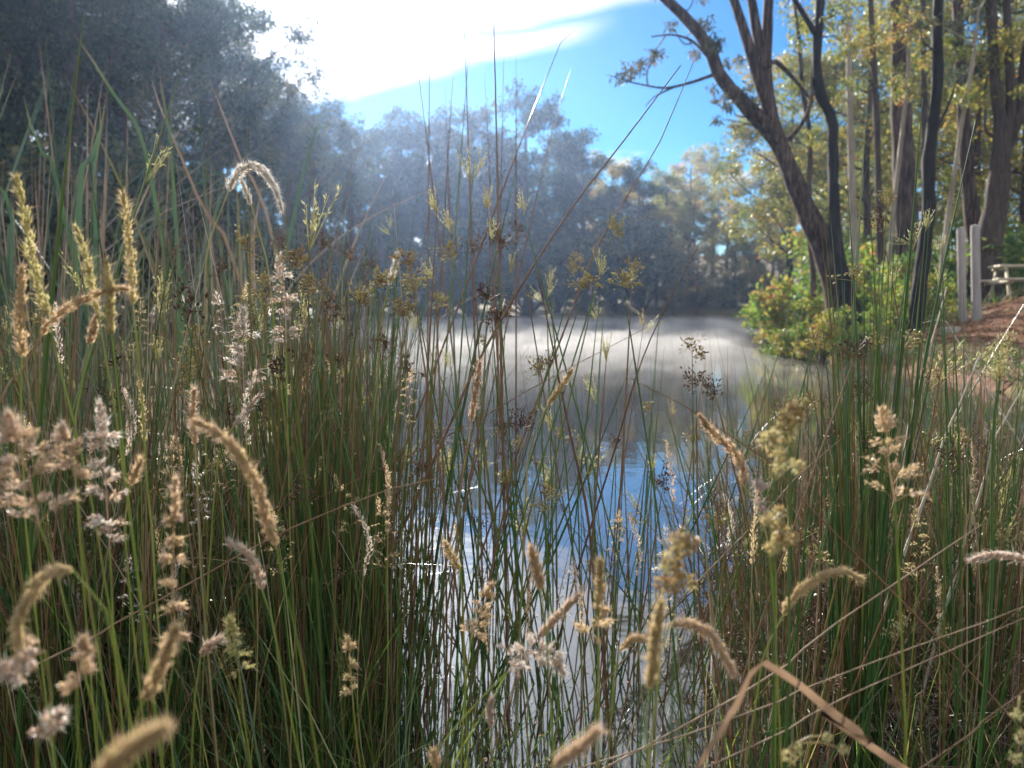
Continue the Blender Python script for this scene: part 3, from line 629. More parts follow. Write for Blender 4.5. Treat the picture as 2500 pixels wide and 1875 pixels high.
tag(mk('path_weeds', V, F, M['grass'], tint=T), 'short weeds creeping in along both sides of the red path', 'weeds', None, 'stuff')
# yellow-green grass on the bank
n = 16000; x = rng.uniform(6, 24, n); y = rng.uniform(9, 34, n); s_ = sdist(x, y)
dp = np.min(np.hypot(x[:, None] - pc[None, :, 0], y[:, None] - pc[None, :, 1]), axis=1)
ok = (s_ > .0) & (dp > 1.3 + rng.normal(0, .25, n)); x, y = x[ok], y[ok]; n = len(x)
V, F, T = blades(x, y, ground_z(x, y) - .02, rng.uniform(.15, .5, n), rng.uniform(.012, .03, n), rng.uniform(.1, .7, n), np.clip(rng.normal(.5, .15, n), 0, 1), k=4)
tag(mk('bank_grass', V, F, M['grass'], tint=T), 'yellow-green grass growing over the far side of the bank', 'grass', None, 'stuff')

# ------------------------------------------------------------------ cattails behind the rushes
def ribbon(P, w, fold=.25, sidevec=None):
    """one strap leaf along P (k,3): three verts across, V-folded"""
    k = len(P); T = norm(np.gradient(P, axis=0)); s = norm(np.cross(T, np.asarray(sidevec)[None])) ; nn = np.cross(s, T)
    V = np.stack([P - s * w[:, None] * .5 + nn * w[:, None] * fold, P, P + s * w[:, None] * .5 + nn * w[:, None] * fold], 1).reshape(-1, 3)
    i = np.arange(k - 1)[:, None] * 3 + np.arange(2)[None]
    return V, np.stack([i, i + 1, i + 4, i + 3], -1).reshape(-1, 4)
def strap(h, lean, bend, w, tint, az):
    k = 12; t = np.linspace(0, 1, k); d = lean * t + bend * t ** 3
    P = np.column_stack([math.cos(az) * d * h, math.sin(az) * d * h, h * (t - .35 * bend * t ** 3)])
    wid = w * np.interp(t, [0, .15, .6, .9, 1], [.8, 1, .9, .35, .03])
    V, F = ribbon(P, wid, .18, (math.cos(az + .6), math.sin(az + .6), .1))
    tt = np.clip(tint + .35 * sstep(t, .85, 1.0) * (tint < .6) + .1 * rng.normal(), 0, 1)
    return V, F, np.repeat(tt, 3)
cat_leaf = [mk('leaf', *(lambda r: (r[0], r[1]))(q), M['cattail'], tint=q[2], link=False) for q in
            [strap(1, rng.uniform(0, .3), rng.choice([0, .05, .1, .5], p=[.4, .3, .2, .1]), rng.uniform(.005, .010), rng.choice([.1, .25, .4, .55, .8, .95], p=[.2, .18, .12, .12, .2, .18]), 0) for _ in range(16)]]
CAT = []
for i in range(34):
    px = rng.uniform(-260, 880); Y = rng.uniform(2.9, 6.2)
    CAT.append((px, Y))
for i, (px, Y) in enumerate(CAT):
    x = px_xy(px, Y); topy = np.interp(px, [-260, 0, 260, 420, 600, 750, 880], [150, 190, 260, 300, 380, 430, 560]) + rng.normal(0, 50)
    H = max(1.1, CAM_H + (750 - topy) / FPX * Y)
    z = gz(x, Y) - .05
    e = empty('cattail_plant', (x, Y, z), 'shade-toned dark green cattail clump of long strap leaves behind the rushes', 'cattail', 'cattails under the shaded trees')
    for j in range(9):
        o = ob('leaf', cat_leaf[rng.integers(0, 16)], e, (rng.normal(0, .06), rng.normal(0, .06), 0), (rng.normal(0, .06), rng.normal(0, .06), rng.uniform(0, 6.28)), H * rng.uniform(.62, 1.05))
# single cattail leaves that stand out above the others
for pts, Y, w, tint, lab in [
    ([(352, 360), (330, 300), (270, 220), (215, 130), (180, 80)], 3.1, 13, .42, 'long leaning cattail leaf with a pale orange tip'),
    ([(190, 500), (205, 420), (240, 340), (258, 245)], 3.0, 22, .3, 'broad bright green cattail leaf bending upward'),
    ([(230, 480), (232, 400), (245, 330), (243, 246)], 3.1, 12, .35, 'narrow upright cattail leaf beside the broad bright one'),
    ([(140, 460), (110, 390), (75, 310), (58, 236)], 3.2, 14, .3, 'cattail leaf with orange tip tilted away from the broad bright leaf'),
    ([(570, 640), (500, 520), (440, 380), (390, 260), (365, 180)], 3.4, 9, .8, 'straw-coloured dead cattail leaf leaning steeply'),
    ([(660, 560), (600, 420), (545, 280), (512, 195)], 3.6, 8, .85, 'thin dry brown cattail leaf crossing the dark trees'),
    ([(420, 420), (410, 310), (395, 220), (386, 155)], 3.3, 11, .4, 'short green cattail leaf with red tip against the dark wood'),
    ([(20, 640), (30, 540), (10, 470), (-30, 420)], 2.6, 24, .2, 'wide green cattail leaf leaning out past the plumes'),
    ([(740, 420), (790, 320), (830, 250)], 3.6, 9, .35, 'pale green cattail leaf slanting up against the sunlit wood edge')]:
    P = np.array([at(a, b, Y) for a, b in pts]); b0 = P[0].copy(); z = gz(b0[0] , Y)
    d0 = P[0] - P[1]; root = np.array([b0[0] + d0[0] / abs(d0[2]) * (b0[2] - z) * .45, Y, z - .05]); C = bez(np.vstack([[root], P]), 18)
    wid = w / FPX * Y * np.interp(np.linspace(0, 1, 18), [0, .3, .7, .92, 1], [.7, .9, 1, .55, .04])
    V, F = ribbon(C, wid, .15, (.25, 1, .1)); tt = np.clip(tint + .4 * sstep(np.linspace(0, 1, 18), .88, 1), 0, 1)
    tag(mk('leaning_cattail', V, F, M['cattail'], tint=np.repeat(tt, 3), origin=root), lab, 'cattail', 'single cattail leaves').location = root

# ------------------------------------------------------------------ rushes
def stem_mesh(tint, bow, r, k=8):
    t = np.linspace(0, 1, k); P = np.column_stack([bow * t ** 2, .3 * bow * np.sin(t * 3), t])
    V, F = tubes(P[None], (r * np.interp(t, [0, .7, 1], [1, .8, .12]))[None], 5)
    return mk('stem', V, F, M['rush'], tint=np.repeat(np.clip(tint + .12 * (t - .5), 0, 1), 5), link=False)
STEMS = {'g': [stem_mesh(rng.uniform(0, .38), rng.uniform(0, .09), rng.uniform(.0022, .0032)) for _ in range(8)],
         'b': [stem_mesh(rng.uniform(.6, .8), rng.uniform(0, .12), rng.uniform(.0017, .0026)) for _ in range(5)],
         's': [stem_mesh(rng.uniform(.9, 1), rng.uniform(0, .14), rng.uniform(.0017, .0028)) for _ in range(4)]}
def capsule_cluster(nr, spread, tint, cap=.0034, up=.8, dense=4):
    parts = []; C, D = [], []
    for i in range(nr):
        d = norm(rng.normal(0, spread, 3) + np.array([.35, 0, up])); L = rng.uniform(.008, .035)
        e = d * L; V, F = tubes(bez([(0, 0, 0), e * .5 + rng.normal(0, .0015, 3), e], 4)[None], np.full((1, 4), .00035), 3); parts.append((V, F, tint))
        for q in range(dense):
            s = e * rng.uniform(.55, 1.0) + rng.normal(0, .0035, 3); C.append(s); D.append(norm(rng.normal(0, .6, 3) + d))
    n = len(C); V, F = spindles(np.array(C), np.array(D), rng.uniform(1.2, 2.0, n) * cap, rng.uniform(.4, .62, n) * cap, 4, .5)
    parts.append((V, F, np.repeat(np.clip(rng.normal(tint, .13, n), 0, 1), 12)))
    V, F, T = join(parts); return mk('flower_cluster', V, F, M['capsule'], tint=T, link=False)
def spray_cluster(tint, L=.06):
    """young upright flower spray: a fan of short branches set with pointed buds"""
    parts = []; C, D = [], []
    for i in range(6):
        d = norm(np.array([rng.normal(.12, .2), rng.normal(0, .16), 1])); l = L * rng.uniform(.4, 1.1)
        V, F = tubes(bez([(0, 0, 0), d * l * .5, d * l + rng.normal(0, .003, 3)], 4)[None], np.full((1, 4), .0005), 3); parts.append((V, F, tint))
        for q in range(16):
            s = d * l * rng.uniform(.3, 1); C.append(s); D.append(norm(d + rng.normal(0, .4, 3)))
    n = len(C); V, F = leaves(np.array(C), np.array(D), rdir(n), rng.uniform(.004, .0085, n), rng.uniform(.0014, .0024, n))
    parts.append((V, F, np.repeat(np.clip(rng.normal(tint, .08, n), 0, 1), 4)))
    V, F, T = join(parts); return mk('flower_cluster', V, F, M['capsule'], tint=T, link=False)
FLOW = {'y': [spray_cluster(.1), spray_cluster(.18), spray_cluster(.05, .075), capsule_cluster(7, .5, .2)],
        'o': [capsule_cluster(9, .55, .3), capsule_cluster(7, .6, .4), capsule_cluster(8, .5, .25, .004)],
        'd': [capsule_cluster(10, .5, .85), capsule_cluster(10, .4, .95, .0032), capsule_cluster(8, .6, .75)]}
def mass(n, rad, hlo, hhi, lean, mix, r=.0017, k=6):
    """joined inner stems of a clump, local coordinates"""
    a = rng.uniform(0, 6.28, n); q = rad * np.sqrt(rng.random(n)); h = rng.uniform(hlo, hhi, n)
    la = a + rng.normal(0, 1.0, n); ll = np.abs(rng.normal(0, lean, n)); t = np.linspace(0, 1, k)
    d = (ll[:, None] * t + (rng.uniform(-.02, .08, n))[:, None] * t ** 2.5) * h[:, None]
    P = np.stack([(q * np.cos(a))[:, None] + np.cos(la)[:, None] * d, (q * np.sin(a))[:, None] + np.sin(la)[:, None] * d, -.04 + h[:, None] * t * np.cos(ll)[:, None]], -1)
    tint = rng.choice([0, 1, 2], n, p=mix); tv = np.select([tint == 0, tint == 1], [rng.uniform(0, .52, n), rng.uniform(.58, .84, n)], rng.uniform(.86, 1, n))
    R = rng.uniform(.75, 1.25, n)[:, None] * r * np.interp(t, [0, .7, 1], [1, .8, .12])[None]
    V, F = tubes(P, R, 4)
    return V, F, np.repeat(tv, k * 4)
def rush_clump(x, y, n_ind, n_mass, rad, hlo, hhi, lean, mix, fl, label, group, pflow=.5, r=.0017):
    z = max(gz(x, y), -.25)
    e = empty('rush_clump', (x, y, z), label, 'rush', group)
    z0 = -z if z < 0 else 0.0      # stems reach above the water
    V, F, T = mass(n_mass, rad, hlo + z0, hhi + z0, lean, mix, r)
    tag(mk('stem_mass', V, F, M['rush'], e, tint=T), kind='stuff')
    for j in range(n_ind):
        kind = rng.choice(['g', 'b', 's'], p=mix); me = STEMS[kind][rng.integers(0, len(STEMS[kind]))]
        h = (rng.uniform(hlo, hhi) + z0) * rng.uniform(.95, 1.15)
        a = rng.uniform(0, 6.28); q = rad * math.sqrt(rng.random())
        lx, ly = rng.normal(0, lean, 2)
        s = ob('stem', me, e, (q * math.cos(a), q * math.sin(a), -.04), (lx, ly, 0), h)
        s.rotation_euler = (lx, ly, rng.uniform(0, 6.28))
        if rng.random() < pflow:
            f = fl[rng.integers(0, len(fl))]; me2 = FLOW[f][rng.integers(0, len(FLOW[f]))]; tt = rng.uniform(.72, .93)
            v = np.array([vv.co[:] for vv in me.vertices[int(tt * 7) * 5:int(tt * 7) * 5 + 5]]).mean(0)
            o = ob('flower_cluster', me2, s, v, (0, rng.uniform(-.2, .5), rng.uniform(0, 6.28)), rng.uniform(1.0, 1.9) / h)
    return e
GR = {'left': ('dense dark rush clump with golden flower clusters on the marshy ground before the cattails', 'rushes before the cattails'),
      'edge': ('thick upright rush clump with brown and golden flowers bordering the open water', 'rushes bordering the open water'),
      'mid': ('sparse rush clump of crossing green stems standing in open water', 'rushes standing in open water'),
      'right': ('tangled rush clump of green and dead straw stems in front of the red path', 'tangled rushes before the path'),
      'tall': ('tall tight bundle of dark green rushes with brown flowers rising over the path', None)}
def R_(kind, px, Y, **kw):
    rush_clump(px_xy(px, Y), Y, label=GR[kind][0], group=GR[kind][1], **kw)
# marshy left
for i in range(26):
    Y = rng.uniform(1.35, 3.0); px = rng.uniform(-150, 760)
    R_('left', px, Y, n_ind=9, n_mass=60, rad=.17, hlo=.4, hhi=1.4 + .1 * rng.normal(), lean=.19, mix=[.58, .34, .08], fl='yyood', pflow=.75, r=.0023)
# border of the water
for px, Y in [(690, 1.7), (740, 2.0), (790, 1.6), (830, 2.2), (860, 1.8), (900, 2.4), (730, 2.6), (920, 2.0), (830, 2.9), (880, 3.1), (930, 3.4), (780, 3.3)]:
    R_('edge', px + rng.normal(0, 12), Y, n_ind=12, n_mass=52, rad=.11, hlo=.4, hhi=1.4 + .04 * Y + .1 * rng.normal(), lean=.09, mix=[.56, .38, .06], fl='yyodd', pflow=.7, r=.0025)
# open water
for px, Y in [(1020, 2.0), (1090, 2.3), (1130, 1.95), (1180, 2.2), (1230, 2.0), (1290, 2.4), (1340, 2.05), (1400, 2.3), (1450, 2.0), (1510, 2.2), (1570, 2.5), (1620, 2.1)]:
    R_('mid', px + rng.normal(0, 10), Y, n_ind=7, n_mass=3, rad=.1, hlo=.4, hhi=1.05 + .07 * Y, lean=.22, mix=[.66, .3, .04], fl='yyod', pflow=.5, r=.0024)
# tangled right
for i in range(24):
    Y = rng.uniform(1.55, 3.0); px = rng.uniform(1680, 2620)
    R_('right', px, Y, n_ind=9, n_mass=46, rad=.15, hlo=.3, hhi=1.14 + .08 * rng.normal(), lean=.22, mix=[.42, .35, .23], fl='yooddo', pflow=.75, r=.0024)
rush_clump(px_xy(2145, 1.6), 1.6, 28, 34, .045, 1.0, 1.42, .03, [.8, .2, 0], 'ood', *GR['tall'][:2], pflow=.6, r=.0022)
R_('right', 2440, 1.7, n_ind=12, n_mass=30, rad=.05, hlo=.8, hhi=1.15, lean=.06, mix=[.8, .15, .05], fl='y', pflow=.7, r=.0022)
# single flowering rushes over the open water, flower spray set on the side of the stem
CEN = [(1153, 440, 'y'), (1190, 505, 'y'), (1207, 575, 'y'), (1275, 515, 'y'), (1262, 560, 'd'), (1066, 520, 'y'), (1104, 560, 'y'), (952, 560, 'y'), (1245, 660, 'y'), (1335, 730, 'y'), (1341, 690, 'y'), (1464, 670, 'y'),
       (1458, 780, 'y'), (1062, 680, 'y'), (1064, 735, 'o'), (1410, 640, 'o'), (1432, 690, 'o'), (1545, 655, 'o'), (1520, 690, 'o'), (1156, 605, 'd'), (1225, 600, 'd'), (1190, 725, 'd'), (1212, 785, 'd'), (1236, 765, 'd'), (1340, 885, 'd'),
       (1273, 1035, 'd'), (1233, 1050, 'd'), (1240, 1105, 'd'), (1250, 1190, 'd'), (1018, 1150, 'd'), (1505, 1085, 'd'), (1100, 895, 'y'), (1315, 905, 'o'), (1345, 1050, 'y'), (1328, 1210, 'o'), (1500, 560, 'o'), (1100, 620, 'o'),
       (1000, 640, 'o'), (1010, 700, 'o'), (985, 760, 'o'), (1020, 800, 'y'), (930, 690, 'o'), (900, 640, 'd'), (880, 730, 'o'), (840, 620, 'd'), (790, 600, 'd'), (760, 700, 'o'), (820, 760, 'd'), (720, 640, 'o'), (860, 820, 'd'), (940, 850, 'd'),
       (1570, 800, 'y'), (1690, 850, 'o'), (1745, 960, 'd'), (1700, 940, 'd'), (1480, 880, 'y'), (1620, 1180, 'd'), (1590, 1150, 'y'), (690, 600, 'd'), (640, 700, 'o'), (480, 820, 'o'), (455, 900, 'o'), (470, 930, 'o'), (375, 830, 'o'), (385, 880, 'y'),
       (520, 1140, 'o'), (420, 620, 'd'), (540, 660, 'd'), (600, 600, 'o'), (1990, 830, 'o'), (2090, 860, 'd'), (2170, 700, 'y'), (2150, 540, 'd'), (2165, 480, 'o'), (2230, 600, 'y'), (2260, 560, 'y'), (2300, 610, 'y'), (2290, 690, 'y'), (2100, 960, 'd'), (1960, 1000, 'o'), (2300, 930, 'y'), (2350, 1080, 'd')]
for i, (cx, cy_, kd) in enumerate(CEN):
    Y = rng.uniform(1.4, 2.0); ln = rng.uniform(18, 80) * (1 if kd != 'd' else .5); sl_ = rng.normal(0, .16)
    c = at(cx, cy_, Y); tip = at(cx + sl_ * ln, cy_ - ln, Y); root = np.array([c[0] - sl_ * c[2] * .9 + rng.normal(0, .03), Y + rng.normal(0, .05), -.08]); root[2] = max(gz(root[0], root[1]), -.1) - .03
    C = bez([root, (root + c) / 2 + [rng.normal(0, .012), 0, 0], c, tip], 16); tint = rng.choice([.12, .25, .36, .7]) if kd != 'd' else rng.choice([.3, .68, .74])
    V, F = tubes(C[None], (rng.uniform(.0019, .0026) * np.interp(np.linspace(0, 1, 16), [0, .8, 1], [1, .8, .12]))[None], 5)
    kn = {'y': 'pale yellow flower spray', 'o': 'golden brown flower clusters', 'd': 'dark brown seed cluster'}[kd]
    where = 'over the open water' if cx > 960 and cx < 1800 else ('before the cattails' if cx <= 960 else 'before the red path')
    e = empty('flowering_rush', root, 'single rush stem bearing a ' .replace(' a ', ' ' if kd == 'o' else ' a ') + kn + ' ' + where, 'rush', kn + ' rushes ' + where)
    mk('stem', V, F, M['rush'], e, tint=np.full(len(V), tint), origin=root)
    nf = {'y': 2, 'o': 3, 'd': 2}[kd]
    for q in range(nf):
        me2 = FLOW[kd][rng.integers(0, len(FLOW[kd]) - (1 if kd == 'y' else 0))]; pos = c - (tip - c) / ln * q * rng.uniform(4, 16) - root
        ob('flower_cluster', me2, e, pos, (rng.normal(0, .25), rng.normal(.1, .35), rng.uniform(0, 6.28)), rng.uniform(.8, 1.25) * (1.1 if kd != 'y' else .72))
# tall bare rush tips against the sky
for i, (tip, mid_, Y, tint, w) in enumerate([((1201, -70), (1211, 281), 1.9, .72, 8), ((1007, 110), (1032, 260), 2.6, .75, 5), ((1050, 77), (1048, 228), 2.7, .75, 5), ((1132, 57), (1140, 244), 2.5, .7, 6),
        ((1152, 81), (1138, 212), 2.6, .4, 5), ((1111, 159), (1099, 297), 2.7, .7, 5), ((1182, 171), (1187, 250), 2.8, .7, 4), ((1231, 138), (1227, 285), 2.6, .7, 4), ((1260, 110), (1260, 228), 2.7, .7, 5),
        ((1402, 73), (1313, 240), 2.3, .7, 6), ((1394, 167), (1357, 281), 2.5, .72, 4), ((1085, 190), (1090, 300), 2.9, .72, 4)]):
    a, b = at(*tip, Y), at(*mid_, Y); d = norm(a - b); ln = (b[2] + .1) / max(d[2], .3)
    root = b - d * ln * .96; root[2] = -.1
    root[0] = b[0] - (a[0] - b[0]) / max(a[2] - b[2], .05) * b[2] * .75
    C = bez([root, b, a], 14); V, F = tubes(C[None], (w / FPX * Y * .5 * np.interp(np.linspace(0, 1, 14), [0, .7, 1], [1.1, .8, .1]))[None], 5)
    lab = 'very tall single rush stem reaching the bright cloud' if i == 0 else 'tall thin rush stem whose bare tip stands against the sky'
    o = tag(mk('tall_rush', V, F, M['rush'], tint=np.full(len(V), tint), origin=root), lab, 'rush', None if i == 0 else 'bare rush tips against the sky'); o.location = root

# ------------------------------------------------------------------ flowering grasses and long stray stems
def head_parts(P, w, n, tint, sl=.0042, sr=.0009, alpha=.4, lobes=5, hair=.9, profile=None):
    """plume: P (k,3) axis from base to tip, w half-width; returns joined spikelet mesh data"""
    k = len(P); t = rng.beta(1.05, 1.1, n); idx = t * (k - 1); i0 = np.clip(idx.astype(int), 0, k - 2); f = (idx - i0)[:, None]
    C = P[i0] * (1 - f) + P[i0 + 1] * f; T = norm(P[i0 + 1] - P[i0])
    r = rdir(n); rad = norm(r - T * np.sum(r * T, 1, keepdims=True))
    ph = rng.uniform(0, 6.28); lob = 1 + .5 * np.sin(t * lobes * 6.28 + ph + 1.5 * np.arctan2(rad[:, 2], rad[:, 0])) 
    prof = (np.interp(t, [0, .12, .4, .8, 1], [.45, .9, 1, .62, .12]) if profile is None else np.interp(t, *profile)) * lob
    q = np.sqrt(rng.random(n))
    S = C + rad * (w * prof * q * .72)[:, None]
    D = norm(T * math.cos(alpha) + rad * math.sin(alpha) * rng.uniform(.5, 1.4, n)[:, None] + rng.normal(0, .12, (n, 3)))
    tv = np.clip(rng.normal(tint, .08, n) + .1 * (q - .6), 0, 1)
    parts = []
    V, F = leaves(S, D, rdir(n), sl * rng.uniform(.75, 1.35, n), sr * 2.6 * rng.uniform(.7, 1.2, n)); parts.append((V, F, np.repeat(tv, 4)))
    nh = int(n * hair)
    if nh:
        j = rng.integers(0, n, nh); D2 = norm(D[j] + rng.normal(0, .35, (nh, 3)))
        V, F = leaves(S[j] + D[j] * sl * .4, D2, rdir(nh), sl * rng.uniform(1.0, 2.6, nh), np.full(nh, sr * .42)); parts.append((V, F, np.repeat(np.clip(tv[j] + .15, 0, 1), 4)))
    return parts
def panicle_parts(P, w, n, tint, sl=.0042, sr=.0009, nodes=7):
    """open panicle: whorls of side branches carrying tufts of spikelets"""
    k = len(P); parts = []; parts += head_parts(P[int(k * .72):], w * .3, int(n * .22), tint, sl, sr)
    per = n * .78 / (nodes * 3.5)
    for i in range(nodes):
        t = .04 + .74 * i / (nodes - 1) + rng.normal(0, .015); c = P[int(np.clip(t, 0, 1) * (k - 1))]; T = norm(P[min(k - 1, int(t * (k - 1)) + 1)] - P[max(0, int(t * (k - 1)) - 1)])
        for b in range(rng.integers(3, 5)):
            r = rdir(1)[0]; rad = norm(r - T * (r @ T)); L = w * (1.15 - .75 * t) * rng.uniform(.6, 1.2)
            e = c + rad * L + T * L * rng.uniform(.25, .8); m = (c + e) / 2 + T * L * .12
            B = bez([c, m, e - np.array([0, 0, L * .12])], 7)
            V, F = tubes(B[None], np.full((1, 7), sr * .28), 3); parts.append((V, F, tint))
            parts += head_parts(B[2:], sl * .8, max(6, int(per)), np.clip(tint + rng.normal(0, .06), 0, 1), sl, sr, .5, 2, .4)
    return parts
def stalk_mesh(e, base, C, r0, r1, tint, name='stalk'):
    k = len(C); V, F = tubes(C[None], np.linspace(r0, r1, k)[None], 6)
    return mk(name, V, F, M['stalk'], e, tint=np.repeat(np.clip(tint + .1 * rng.normal(size=k), 0, 1), 6), origin=base)
def to_ground(P, Y, spread=.15):
    """continue a stalk below the picture to its root"""
    d = P[-1] - P[-2]; d = d / np.linalg.norm(d); drop = P[-1][2] + .05
    dx = np.clip(d[0] / max(-d[2], .12), -3, 3) * drop * (.85 if spread > .2 else .6)
    dx = np.clip(dx, -1.6, 1.6); x, y = P[-1][0] + dx, P[-1][1] + .06
    z = max(gz(x, y), -.1) - .03
    m = np.array([P[-1][0] + dx * .58, y - .03, P[-1][2] + (z - P[-1][2]) * .5])
    return np.vstack([P, [m], [[x, y, z]]])
def grass(label, Y, head, stalk, wpx, n, tint, kind='plume', st=.4, group='flowering grasses', sw=5.5, dY=0., nodes=7, lobes=5, sl=1.0, leaf=None):
    """head: pixel polyline from tip to base; stalk: pixel polyline from head base downwards"""
    hp = np.array([at(a, b, Y + dY * i) for i, (a, b) in enumerate(head)])
    sp = np.array([at(a, b, Y + dY * (len(head) - 1)) for a, b in [head[-1]] + list(stalk)])
    sp = to_ground(sp, Y); root = sp[-1]
    e = empty('grass_plume', root, label, 'grass', group)
    stalk_mesh(e, root, bez(sp[::-1], 26), sw / FPX * Y * .62, sw / FPX * Y * .38, st)
    A = bez(hp[::-1], 24); w = wpx / FPX * Y * (.31 if kind == 'plume' else .46)
    u = min(1.6, max(.7, Y ** .3)) * sl * 1.2
    n = int(n * 1.15); prt = head_parts(A, w, n, tint, .0044 * u, .00095 * u, lobes=lobes) if kind == 'plume' else panicle_parts(A, w, n, tint, .0042 * u, .0009 * u, nodes)
    V, F = tubes(A[None], np.linspace(sw / FPX * Y * .38, .0003, 24)[None], 4); prt.append((V, F, tint))
    V, F, T = join(prt); mk('seed_head', V, F, M['plume'], e, tint=T, origin=root)
    if leaf:
        L = np.array([at(a, b, Y) for a, b in leaf[0]]); C = bez(L, 12)
        V, F = ribbon(C, leaf[1] / FPX * Y * np.interp(np.linspace(0, 1, 12), [0, .3, 1], [.8, 1, .05]), .2, (.3, 1, .2)); mk('leaf', V, F, M['grass'], e, tint=np.full(len(V), .3), origin=root)
    return e
G = grass
G('tall upright yellow-green plume, thickest and highest of the plumes beside the cattails', .85, [(41, 435), (62, 529), (90, 690), (120, 771)], [(142, 893), (175, 1007), (232, 1267), (270, 1500)], 48, 520, .16, st=.25)
G('slim yellow-green plume leaning between two taller plumes before the cattails', .85, [(187, 557), (212, 635), (222, 690), (240, 771)], [(260, 885), (285, 1031), (317, 1270), (350, 1525), (362, 1640)], 30, 320, .18, st=.3)
G('straight pointed buff plume on a long pale stalk before the cattails', .9, [(301, 476), (313, 570), (321, 660), (325, 746)], [(346, 966), (358, 1170), (370, 1281), (390, 1560)], 34, 420, .3, st=.4)
G('short stubby golden plume partly hiding the arching fluffy plume', .8, [(260, 639), (269, 722), (268, 770), (273, 820)], [(285, 925), (297, 1048), (322, 1290)], 36, 330, .22, st=.35)
G('upright orange-tan plume with spread lower tufts beside the thickest plume', .8, [(53, 657), (49, 750), (51, 800), (53, 872)], [(51, 1007), (60, 1200), (75, 1400)], 46, 420, .5, st=.4)
G('arching fluffy tan plume bowed over behind the stubby golden plume', .8, [(309, 704), (264, 708), (183, 740), (122, 787), (102, 820)], [(60, 890), (28, 950), (-30, 1040)], 34, 420, .55, st=.8)
G('small tan plume on a thin curved stalk under the slim plume', .85, [(234, 775), (229, 800), (216, 844)], [(200, 940), (183, 1040), (190, 1250)], 26, 170, .6, st=.4)
G('large loose pink-tan panicle spreading into side tufts', .6, [(20, 1010), (40, 1080), (70, 1160), (95, 1280)], [(130, 1370), (165, 1500)], 190, 900, .68, 'panicle', nodes=7)
G('pinkish half-open panicle next to the large loose pink one', .65, [(151, 1040), (170, 1110), (185, 1180)], [(195, 1290), (215, 1440)], 84, 420, .66, 'panicle', nodes=5)
G('tiered silvery purple panicle with small drooping side branches', .72, [(244, 987), (252, 1068), (258, 1180), (268, 1340)], [(275, 1480), (285, 1640)], 110, 640, .84, 'panicle', nodes=9)
G('little tan spike leaning beside the tiered silvery panicle', .72, [(343, 1125), (332, 1150), (317, 1186)], [(305, 1260), (320, 1480)], 20, 130, .5)
G('narrow closed red-tan spike standing behind the huge drooping plume', .85, [(474, 954), (472, 1010), (476, 1085)], [(482, 1180), (486, 1290), (495, 1450)], 24, 260, .62, st=.65)
G('huge drooping tan plume bent right over on a green stalk', .62, [(478, 1030), (535, 1058), (585, 1112), (625, 1180), (653, 1275), (676, 1334)], [(690, 1420), (732, 1587), (778, 1875)], 40, 900, .5, st=.3, lobes=8)
G('upright reddish spike that opens into loose lower tufts', .65, [(428, 1170), (424, 1300), (420, 1420), (430, 1560)], [(415, 1680), (400, 1800)], 62, 620, .6, 'panicle', nodes=6)
G('bowed buff plume hanging over the grass in front of the pink panicles', .5, [(52, 1610), (44, 1520), (70, 1462), (102, 1412), (140, 1393), (178, 1391)], [(228, 1428), (262, 1500), (290, 1640)], 44, 620, .4)
G('thick leaning tan plume among low green grass', .5, [(428, 1535), (395, 1620), (354, 1710)], [(338, 1770), (325, 1860)], 50, 560, .45, lobes=4)
G('blurred fat tan plume poking up closest to the ground grass', .27, [(395, 1778), (325, 1822), (240, 1890)], [(180, 1950)], 95, 900, .42, sl=.75)
G('small grey-brown head nodding beside the huge drooping plume', .75, [(566, 1326), (598, 1345), (625, 1385), (640, 1440)], [(665, 1520), (700, 1700)], 34, 240, .75)
G('pale green young panicle low in the dark grass', .8, [(561, 1509), (570, 1560), (584, 1640)], [(592, 1720), (610, 1850)], 74, 330, .12, 'panicle', nodes=5)
G('pink spikelet tuft low beside the pale green panicle', .75, [(540, 1560), (515, 1572), (490, 1600)], [(480, 1680), (470, 1800)], 40, 170, .74)
G('crisp ivory panicle with flaring side branches beside the rush wall', 1.45, [(594, 755), (594, 820), (593, 880), (596, 955)], [(600, 1040), (606, 1200), (612, 1400)], 90, 700, .88, 'panicle', nodes=7, sl=1.2)
G('tall ivory panicle with narrow top and splayed lower branches', 1.45, [(680, 624), (688, 690), (697, 760), (698, 850)], [(700, 950), (705, 1150), (712, 1400)], 84, 640, .86, 'panicle', nodes=6, sl=1.2)
G('slanted pale spike crossing the dark rushes below the ivory panicle', 1.3, [(633, 965), (605, 1000), (570, 1042)], [(540, 1090), (520, 1250)], 22, 240, .82)
G('glowing white plume arched right over above the cattails', 1.6, [(688, 513), (671, 460), (643, 419), (610, 403), (575, 430), (557, 468)], [(530, 540), (505, 620), (500, 800)], 34, 760, .97, st=.6, sl=1.15)
G('thin silvery plume hanging beneath the glowing white arched plume', 1.62, [(588, 438), (602, 470), (614, 503)], [(622, 535), (651, 635), (670, 800)], 17, 200, .93, st=.5)
G('soft red-brown spike in front of the misty water', 1.45, [(1172, 886), (1164, 940), (1158, 985), (1149, 1028)], [(1146, 1068), (1135, 1130), (1122, 1220), (1110, 1400)], 26, 480, .66, st=.85, sl=1.1)
G('pale buff spike tilted among the crossing rush stems', 1.5, [(1396, 903), (1372, 940), (1337, 990)], [(1318, 1030), (1290, 1120), (1280, 1300)], 24, 330, .4, st=.6)
G('small silver spike above the golden rush flowers by the water', 1.7, [(973, 620), (962, 655), (951, 697)], [(938, 745), (925, 850), (920, 1000)], 20, 260, .95, sl=1.1)
G('hairy tan plume leaning before the water near the dead red stem', .9, [(1708, 1016), (1745, 1062), (1790, 1100), (1812, 1140), (1818, 1190)], [(1845, 1225), (1870, 1300), (1890, 1500)], 40, 560, .56)
